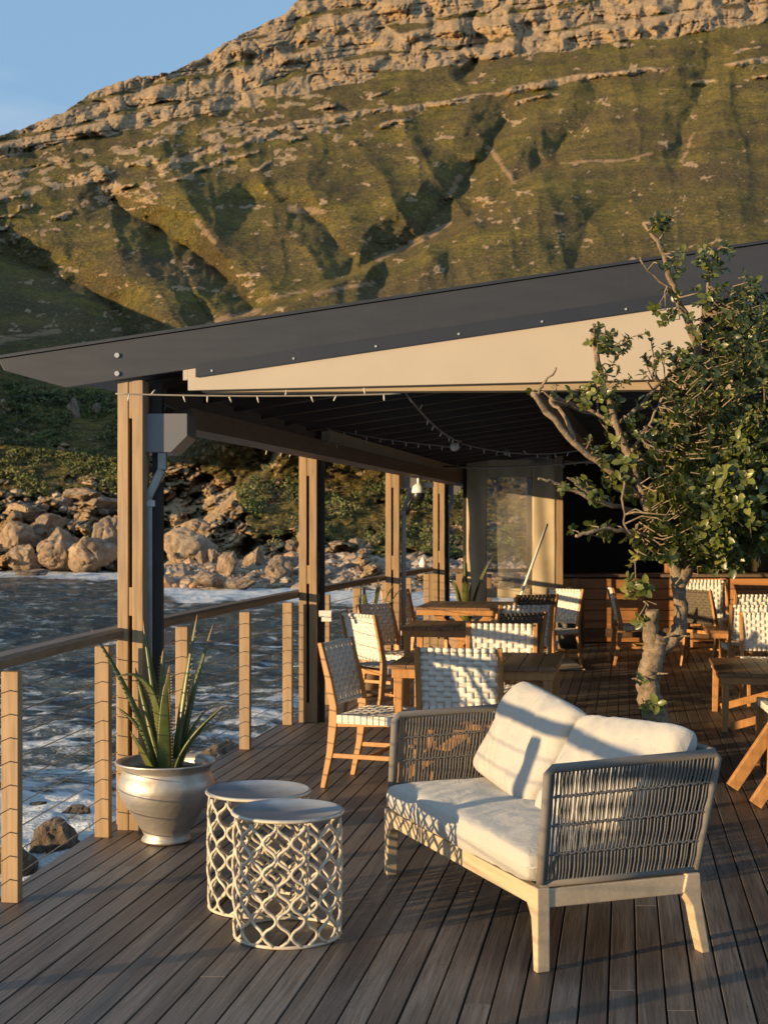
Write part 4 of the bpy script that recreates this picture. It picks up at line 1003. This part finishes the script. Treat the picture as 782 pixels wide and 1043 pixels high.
for (x, ang, tw, roll, sd) in ((.375, 60, -5, -5, 11), (-.362, 55, 4, 3.5, 29)):
    cu = cushion(.71 if x > 0 else .76, .485, .185, 6.0, sd, .014, 96, 72, .42, .006, .05).build('back_cushion', M['linen'], sofa)
    cu.location = (x, -.205, .630 if x > 0 else .608); cu.rotation_euler = (R(ang), R(roll), R(tw))
    cu.rotation_euler = (Matrix.Rotation(R(tw), 3, 'Z') @ Matrix.Rotation(R(roll), 3, 'Y') @ Matrix.Rotation(R(-ang), 3, 'X')).to_euler()

# ------------------------------------------------------------------ side tables
def make_side(loc, label, rz):
    s_ = empty('side_table', loc, rz, label, 'side table', 'drum side tables with lattice sides'); r0, H = .205, .478
    def rad_(z): return r0 + .006 * math.sin(math.pi * z / H)
    NSt = 24; P_ = .118; dl = 2 * math.pi / NSt; mb = MB()
    for k in range(NSt):
        pts = []
        for i in range(45):
            z = .008 + (H - .02) * i / 44; c = math.cos(2 * math.pi * z / P_ + .6); c = math.copysign(abs(c) ** .8, c)
            th = (k + .5 * (.93 if k % 2 else -.93) * c) * dl; rr = rad_(z) + (.0012 if k % 2 else -.0012)
            pts.append((rr * math.cos(th), rr * math.sin(th), z))
        mb.tube(pts, .0065, 6)
    mb.build('lattice', M['lattice'], s_)
    ring = lambda r, z, t_: MB().tube([(r * math.cos(a), r * math.sin(a), z) for a in np.linspace(0, 2 * math.pi, 49)], t_, 8, caps=False)
    ring(r0 + .001, .007, .007).build('base_ring', M['lattice'], s_)
    MB().lathe([(0, H), (.20, H), (.212, H - .004), (.2165, H - .001), (.2175, H + .007), (.2155, H + .0125), (.2105, H + .0125), (.208, H + .006), (.0, H + .0055)], 64).build('tabletop', M['zinc'], s_)
    ring(.2155, H + .004, .0065).build('rim', M['lattice'], s_)
make_side((-.376, 5.56, .001), 'nearer cream lattice side table with blue grey metal top', 0)
make_side((-.527, 5.98, .001), 'farther cream lattice side table, half hidden behind the nearer one', .08)

# ------------------------------------------------------------------ planters and aloes
def planter(loc, label, s=1.0, mat='pot'):
    p_ = empty('planter', loc, 0, label, 'planter', 'round planters holding aloes'); prof = [(0, .002), (.112, .002), (.126, .010), (.122, .022), (.110, .034), (.128, .07), (.178, .15), (.222, .215), (.242, .27), (.243, .305), (.228, .340), (.219, .358), (.222, .375), (.238, .392), (.256, .402), (.257, .409), (.246, .410), (.228, .398), (.212, .372), (.214, .345), (.222, .31), (.215, .29)]
    MB().lathe([(r * s, z * s) for r, z in prof], 64).build('bowl', M[mat], p_)
    MB().grid(lambda u, v: ((v * .218 * s) * math.cos(u * 2 * math.pi), (v * .218 * s) * math.sin(u * 2 * math.pi), (.325 + .012 * mn.noise(Vector((v * 9 * math.cos(u * 6.28), v * 9 * math.sin(u * 6.28), 1)))) * s), 32, 8, closeu=True).build('soil', M['soil'], p_)
    return p_
def aloe(loc, label, leaves, s=1.0):
    """leaves: base offset, mid offset, tip offset (x,y,z) in metres, width"""
    mb = MB(); tips = []
    for (b, m_, tp, w) in leaves:
        b, m_, tp = (Vector(q) * s for q in (b, m_, tp)); w *= s * 1.35; n_ = 16; b0 = len(mb.v)
        prev = None; sd = None
        ctr = []
        for i in range(n_ + 1):
            k = i / n_; ctr.append(b * (1 - k) ** 2 + m_ * 2 * k * (1 - k) + tp * k * k)
        upn = None; sec_n = 8
        for i in range(n_ + 1):
            k = i / n_; d = (ctr[min(i + 1, n_)] - ctr[max(i - 1, 0)]).normalized()
            rad = Vector((tp.x - b.x, tp.y - b.y, 0)); 
            if rad.length < .02: rad = Vector((.3, -1, 0))
            side = Vector((0, 0, 1)).cross(rad.normalized()); side = (side - d * side.dot(d)).normalized(); nn = side.cross(d).normalized()
            ww = w * (1 - k) ** .62 * (1 - .35 * (1 - k) ** 4) + .0015; tk = ww * .42
            # crescent cross-section, channel on the upper face
            for q in range(sec_n):
                a = 2 * math.pi * q / sec_n; ca, sa = math.cos(a), math.sin(a)
                mb.v.append(tuple(ctr[i] + side * ca * ww + nn * ((sa * tk * .9) + (ca * ca) * ww * .35)))
                tips.append(max(0, (k - .86) / .14) * .9)
        for i in range(n_):
            for q in range(sec_n):
                a = b0 + i * sec_n; mb.f.append((a + q, a + (q + 1) % sec_n, a + sec_n + (q + 1) % sec_n, a + sec_n + q)); mb.sm.append(True)
        # marginal teeth
        for i in range(1, n_ * 2 - 2):
            k = i / (n_ * 2); j = int(k * n_); c0 = b0 + j * sec_n
            for q in (0, sec_n // 2):
                p_ = Vector(mb.v[c0 + q]).lerp(Vector(mb.v[c0 + sec_n + q]), k * n_ - j); ctr_p = ctr[j].lerp(ctr[min(j + 1, n_)], k * n_ - j)
                out = (p_ - ctr_p).normalized(); d = (ctr[min(j + 1, n_)] - ctr[j]).normalized(); e = .010 * s
                b1 = len(mb.v); mb.v += [tuple(p_ - d * e * .45), tuple(p_ + d * e * .45), tuple(p_ + out * e + d * e * .5)]; mb.f.append((b1, b1 + 1, b1 + 2)); mb.sm.append(False); tips += [.5, .5, 1.0]
    me_ = mb.mesh('aloe_plant'); a = me_.attributes.new('tip', 'FLOAT', 'POINT'); a.data.foreach_set('value', tips)
    root = empty('aloe_plant', loc, 0, label, 'aloe', 'aloes in round planters'); link('leaves', me_, M['aloe'], root)
    MB().tube([(0.045 * s, -.03 * s, -.02), (0.047 * s, -.03 * s, .085 * s)], .017 * s, 8).build('stem', M['terra'], root)
    return root
PB = (-1.10, 7.20, .001); planter(PB, 'beaten silver metal planter beside the nearest column', 1.0)
def px(x, y, dy=0): q = at(x, y, 7.2 + dy); return (q.x - PB[0] + 0, dy, q.z - .335)
LV = [((-.03, -.04, 0), px(142, 712, -.05), px(93, 641, -.05), .034), ((-.01, -.02, 0), px(168, 668, -.10), px(118, 690, -.2), .030), ((0, .05, 0), px(158, 700, .1), px(146, 632, .15), .026),
      ((.01, .03, 0), px(164, 710, .08), px(167, 660, .08), .026), ((.02, 0, 0), px(168, 720, 0), px(173, 678, -.02), .022), ((.03, .05, 0), px(182, 720, .05), px(201, 626, .12), .030),
      ((.04, .08, 0), px(186, 730, .1), px(217, 636, .2), .028), ((.05, -.03, 0), px(182, 755, -.10), px(230, 718, -.16), .026), ((.05, .04, 0), px(188, 745, .05), px(211, 722, .1), .022),
      ((-.04, -.06, 0), px(150, 768, -.12), px(133, 745, -.16), .026), ((-.04, 0, 0), px(152, 738, .02), px(118, 720, .05), .022), ((0, -.06, 0), px(166, 735, -.10), px(169, 695, -.12), .033),
      ((-.02, .06, 0), px(150, 720, .1), px(138, 680, .2), .024), ((.04, .02, 0), px(186, 750, .0), px(222, 735, .1), .018)]
aloe((PB[0], PB[1], .336), 'spiky green aloe in the silver planter beside the nearest column', LV)
rs = random.Random(12)
def rand_leaves(n, h):
    L_ = []
    for i in range(n):
        a = i * 2.4 + rs.uniform(-.3, .3); sp = rs.uniform(.12, .34); hh = h * rs.uniform(.6, 1.05)
        L_.append(((.03 * math.cos(a), .03 * math.sin(a), 0), (sp * .35 * math.cos(a), sp * .35 * math.sin(a), hh * .6), (sp * math.cos(a), sp * math.sin(a), hh), .03))
    return L_
planter((-.17, 13.35, .001), 'planter hidden behind chairs right of the second column', 1.0, 'terra'); aloe((-.17, 13.35, .336), 'aloe rising behind the sunlit chair right of the second column', rand_leaves(9, .80))
planter((.98, 17.1, .001), 'planter hidden behind the farthest left table', 1.1, 'terra'); aloe((.98, 17.1, .36), 'aloe in front of the canvas screen beside the fourth column', rand_leaves(9, .85), 1.0)

# ------------------------------------------------------------------ tree
tree = empty('small_tree', (1.215, 6.4, 0), 0, 'gnarled small tree with oval green leaves standing behind the sofa', 'tree')
TB = 6.4; mbT = MB(); nodes = []
def limb(pts, r0, r1, jit=.006, seg=8, fine=5):
    P_ = [at(x, y, TB + dz) for x, y, dz in pts]; out = []; n_ = len(P_)
    for i in range(n_ - 1):
        p0 = P_[max(i - 1, 0)]; p1 = P_[i]; p2 = P_[i + 1]; p3 = P_[min(i + 2, n_ - 1)]
        for k in range(fine):
            t_ = k / fine; out.append(.5 * ((2 * p1) + (p2 - p0) * t_ + (2 * p0 - 5 * p1 + 4 * p2 - p3) * t_ ** 2 + (3 * p1 - p0 - 3 * p2 + p3) * t_ ** 3))
    out.append(P_[-1]); m_ = len(out)
    out = [p_ + Vector((rs.uniform(-1, 1), rs.uniform(-1, 1), rs.uniform(-1, 1))) * jit * (0 if i == 0 else 1) for i, p_ in enumerate(out)]
    rr_ = [(r0 + (r1 - r0) * (i / (m_ - 1))) * rs.uniform(.86, 1.14) for i in range(m_)]
    mbT.tube(out, rr_, seg); nodes.extend(out); return out
limb([(672, 898, 0), (670, 800, 0), (669, 740, 0), (660, 706, 0), (662, 680, 0), (669, 657, 0), (672, 650, .0)], .056, .046, .003, 14, 7)
limb([(666, 664, 0), (662, 645, 0), (664, 622, 0)], .046, .034, .003, 12)
limb([(670, 662, 0), (684, 652, .0), (692, 636, .0), (692, 610, .02), (686, 575, .03), (674, 548, 0)], .036, .028, .003, 12)
limb([(674, 548, 0), (657, 512, -.05), (640, 465, -.10), (626, 430, -.12), (613, 385, -.12), (603, 345, -.10), (606, 330, -.08)], .023, .008)
limb([(652, 505, -.06), (615, 475, -.10), (578, 445, -.16), (546, 405, -.20), (541, 402, -.2)], .017, .010)
limb([(546, 405, -.20), (553, 391, -.2), (566, 376, -.22)], .008, .004)
limb([(668, 545, 0), (640, 541, -.12), (610, 540, -.2), (585, 547, -.24)], .013, .007)
limb([(650, 522, 0), (625, 515, -.1), (600, 507, -.16), (565, 492, -.2), (548, 487, -.22)], .012, .005)
limb([(602, 505, -.16), (590, 495, -.18), (578, 486, -.2)], .007, .004)
limb([(690, 600, .0), (712, 548, .10), (728, 490, .14), (727, 420, .12), (708, 350, .05), (688, 300, 0), (672, 252, -.05), (655, 228, -.05)], .030, .008)
limb([(728, 490, .14), (752, 420, .18), (772, 350, .15), (790, 285, .1)], .020, .007)
limb([(712, 548, .10), (745, 515, .0), (790, 470, -.1), (830, 440, -.1)], .020, .009)
limb([(712, 548, .1), (740, 560, .0), (780, 540, -.1), (820, 520, -.1)], .014, .008)
limb([(640, 465, -.10), (655, 440, -.16), (672, 412, -.2)], .010, .005)
limb([(627, 432, -.12), (650, 415, -.1), (668, 395, -.06), (690, 370, .0)], .012, .006)
limb([(708, 350, .05), (718, 310, .0), (727, 262, -.02), (740, 245, -.02)], .010, .004)
limb([(585, 450, -.16), (572, 420, -.1), (562, 408, -.05), (610, 425, .02)], .010, .006)
limb([(560, 405, -.12), (590, 413, -.1), (625, 432, -.12)], .010, .008)
limb([(772, 350, .15), (765, 310, .1), (757, 270, .05)], .009, .004)
limb([(726, 430, .12), (700, 420, .0), (680, 430, -.1)], .010, .006)
limb([(688, 300, 0), (660, 275, -.05), (650, 262, -.06)], .006, .003)
limb([(640, 470, -.1), (634, 500, -.15), (636, 535, -.2)], .006, .004)
# collar of broken twigs on the trunk
for (x, y) in ((655, 690), (668, 686), (656, 716), (676, 718), (690, 648), (650, 600), (655, 612)):
    for _ in range(3): limb([(x, y, -.05), (x + rs.uniform(-14, 14), y + rs.uniform(-6, 6), -.09)], .006, .003, .002, 6, 2)
# rosettes of leaves through the crown volume
EL = [(742, 490, 72, 92, .30, 500), (705, 525, 50, 50, .26, 170), (722, 405, 58, 62, .26, 150), (770, 345, 45, 60, .22, 90), (800, 430, 60, 120, .30, 180), (675, 224, 13, 11, .07, 14), (690, 262, 20, 20, .1, 12), (726, 262, 24, 20, .1, 26),
      (752, 300, 36, 32, .16, 34), (696, 312, 32, 34, .16, 30), (612, 345, 20, 12, .08, 14), (650, 358, 40, 20, .12, 26), (620, 400, 34, 28, .14, 20), (585, 398, 26, 12, .1, 9), (645, 430, 40, 34, .18, 30),
      (612, 462, 30, 22, .12, 9), (662, 560, 34, 18, .16, 32), (605, 540, 24, 8, .06, 10), (585, 494, 28, 8, .06, 8), (605, 500, 20, 14, .08, 10), (665, 490, 36, 40, .2, 34), (648, 596, 14, 12, .08, 7), (545, 400, 5, 6, .03, 2), (566, 378, 4, 4, .02, 1), (664, 718, 15, 4, .06, 3), (656, 690, 12, 4, .05, 2), (652, 632, 8, 8, .06, 3)]
centres = []; NA = np.array([n_[:] for n_ in nodes])
for (cx_, cy_, rx, ry, rz_, cnt) in EL:
    for _ in range(int(cnt * (1.5 if rx >= 45 else (.6 if cy_ < 330 else .95)))):
        while True:
            a, b, c = (rs.uniform(-1, 1) for _ in range(3))
            if a * a + b * b + c * c < 1: break
        P_ = at(cx_ + a * rx, cy_ + b * ry, TB + .0 + c * rz_ * 1.2 - (.05 if cx_ > 690 else .12)); centres.append(P_)
centres2 = []; LVv = []; LQ = []; LR = []
def add_leaf(base, d, n, L, r):
    sd = d.cross(n).normalized(); n = sd.cross(d).normalized(); w = L * .30; b0 = len(LVv)
    prof = ((0, .06), (.25, .7), (.55, 1.0), (.82, .72), (1, .05))
    for k, wd in prof:
        c = base + d * L * k - n * L * .18 * k * k
        LVv.append(c + sd * w * wd + n * w * .30 * wd); LVv.append(c); LVv.append(c - sd * w * wd + n * w * .30 * wd)
    for i in range(4):
        a = b0 + i * 3; LQ.append((a, a + 1, a + 4, a + 3)); LQ.append((a + 1, a + 2, a + 5, a + 4))
    LR.extend([r] * 15)
for i, c in enumerate(centres):
    d2 = ((NA - np.array(c[:])) ** 2).sum(1); j = int(d2.argmin()); nd = Vector(NA[j]); ax = (c - nd)
    if ax.length < .01: ax = Vector((0, -.3, 1))
    ax.normalize(); ax = (ax + Vector((rs.uniform(-.4, .4), rs.uniform(-.5, .2), .45))).normalized()
    if (c - nd).length < .16 or rs.random() < .12:
        q_ = (c - nd).length * .22; m1_ = nd.lerp(c, .33) + Vector((rs.uniform(-q_, q_), rs.uniform(-q_, q_), rs.uniform(-q_, q_))); m2_ = nd.lerp(c, .7) + Vector((rs.uniform(-q_, q_), rs.uniform(-q_, q_), rs.uniform(-q_, q_))); mbT.tube([nd, m1_, m2_, c], [.0046, .0038, .0030, .002], 5, caps=False)
        centres2.append(m1_); centres2.append(m2_)
    else: mbT.tube([c - ax * rs.uniform(.05, .11), c], [.003, .002], 5, caps=False)
    nl_ = rs.randint(8, 13); rb = rs.random(); ref = ax.orthogonal().normalized()
    for k in range(nl_):
        a = k * 2.4 + rs.uniform(-.3, .3); el = rs.uniform(.1, 1.0)
        rdir = Matrix.Rotation(a, 3, ax) @ ref; d = (rdir * math.cos(el) + ax * math.sin(el)).normalized(); n_ = (ax * math.cos(el) - rdir * math.sin(el)).normalized()
        L = rs.choice((rs.uniform(.012, .026), rs.uniform(.022, .046))) * (1.25 if c.z < 1.9 and c.x > .9 else 1.0)
        add_leaf(c - ax * rs.uniform(0, .045), d, n_, L, min(1, max(0, rb * .55 + rs.random() * .35 + (.12 if rs.random() < .1 else 0))))
off = np.array(tree.location)
me = np_mesh('crown', np.array([v_[:] for v_ in LVv]) - off, np.array(LQ), True, {'rnd': LR}); link('crown', me, M['leaf'], tree)
mbT.build('trunk', M['bark'], tree, True)

# ------------------------------------------------------------------ light, sky, camera
SUN_EL = 6.0; sd = Vector((-.86, -.51)).normalized()
sun = bpy.data.lights.new('sun', 'SUN'); sun.energy = 5.0; sun.angle = R(.5); sun.color = (1.0, .71, .38)
so = bpy.data.objects.new('sun', sun); COL.objects.link(so)
tos = Vector((sd.x * math.cos(R(SUN_EL)), sd.y * math.cos(R(SUN_EL)), math.sin(R(SUN_EL)))); so.rotation_euler = tos.to_track_quat('Z', 'Y').to_euler(); so.location = (-10, -6, 8)
w = bpy.data.worlds.new('World'); scn.world = w; w.use_nodes = True; nt = w.node_tree
bg = nt.nodes['Background']; sky = nt.nodes.new('ShaderNodeTexSky'); sky.sky_type = 'NISHITA'; sky.sun_disc = False
sky.sun_elevation = R(SUN_EL); sky.sun_rotation = math.atan2(sd.x, sd.y) % (2 * math.pi); sky.air_density = 1.0; sky.dust_density = .6; sky.ozone_density = 1.5
tc = nt.nodes.new('ShaderNodeTexCoord'); mp = nt.nodes.new('ShaderNodeMapping'); mp.inputs['Scale'].default_value = (1.2, 1.2, 5.0); nt.links.new(tc.outputs['Generated'], mp.inputs[0])
nz = nt.nodes.new('ShaderNodeTexNoise'); nz.inputs['Scale'].default_value = 2.6; nz.inputs['Detail'].default_value = 8; nz.inputs['Roughness'].default_value = .55; nt.links.new(mp.outputs[0], nz.inputs['Vector'])
rp_ = nt.nodes.new('ShaderNodeValToRGB'); rp_.color_ramp.elements[0].position = .45; rp_.color_ramp.elements[0].color = (0, 0, 0, 1); rp_.color_ramp.elements[1].position = .85; rp_.color_ramp.elements[1].color = (.5, .5, .5, 1); nt.links.new(nz.outputs['Fac'], rp_.inputs[0])
veil = nt.nodes.new('ShaderNodeMix'); veil.data_type = 'RGBA'; veil.inputs[0].default_value = .74; veil.inputs[7].default_value = (2.6, 4.5, 6.8, 1)
nt.links.new(sky.outputs[0], veil.inputs[6])
mx = nt.nodes.new('ShaderNodeMix'); mx.data_type = 'RGBA'; mx.inputs[7].default_value = (6.5, 6.6, 6.8, 1)
nt.links.new(rp_.outputs[0], mx.inputs[0]); nt.links.new(veil.outputs[2], mx.inputs[6]); nt.links.new(mx.outputs[2], bg.inputs['Color']); bg.inputs['Strength'].default_value = .074

cam = bpy.data.cameras.new('camera'); co = bpy.data.objects.new('camera', cam); COL.objects.link(co); scn.camera = co
co.location = (0, 0, CAMZ); co.rotation_euler = (R(90), 0, 0)
cam.sensor_fit = 'VERTICAL'; cam.sensor_height = 36; cam.sensor_width = 27; cam.lens = F / 1043 * 36; cam.shift_y = 13.5 / 1043; cam.clip_start = .1; cam.clip_end = 20000
cam.dof.use_dof = True; cam.dof.focus_distance = 5.9; cam.dof.aperture_fstop = 10
vs_ = scn.view_settings; vs_.view_transform = 'Standard'; vs_.look = 'None'; vs_.exposure = .74; vs_.gamma = 1; vs_.use_curve_mapping = False
scn.render.engine = 'CYCLES'
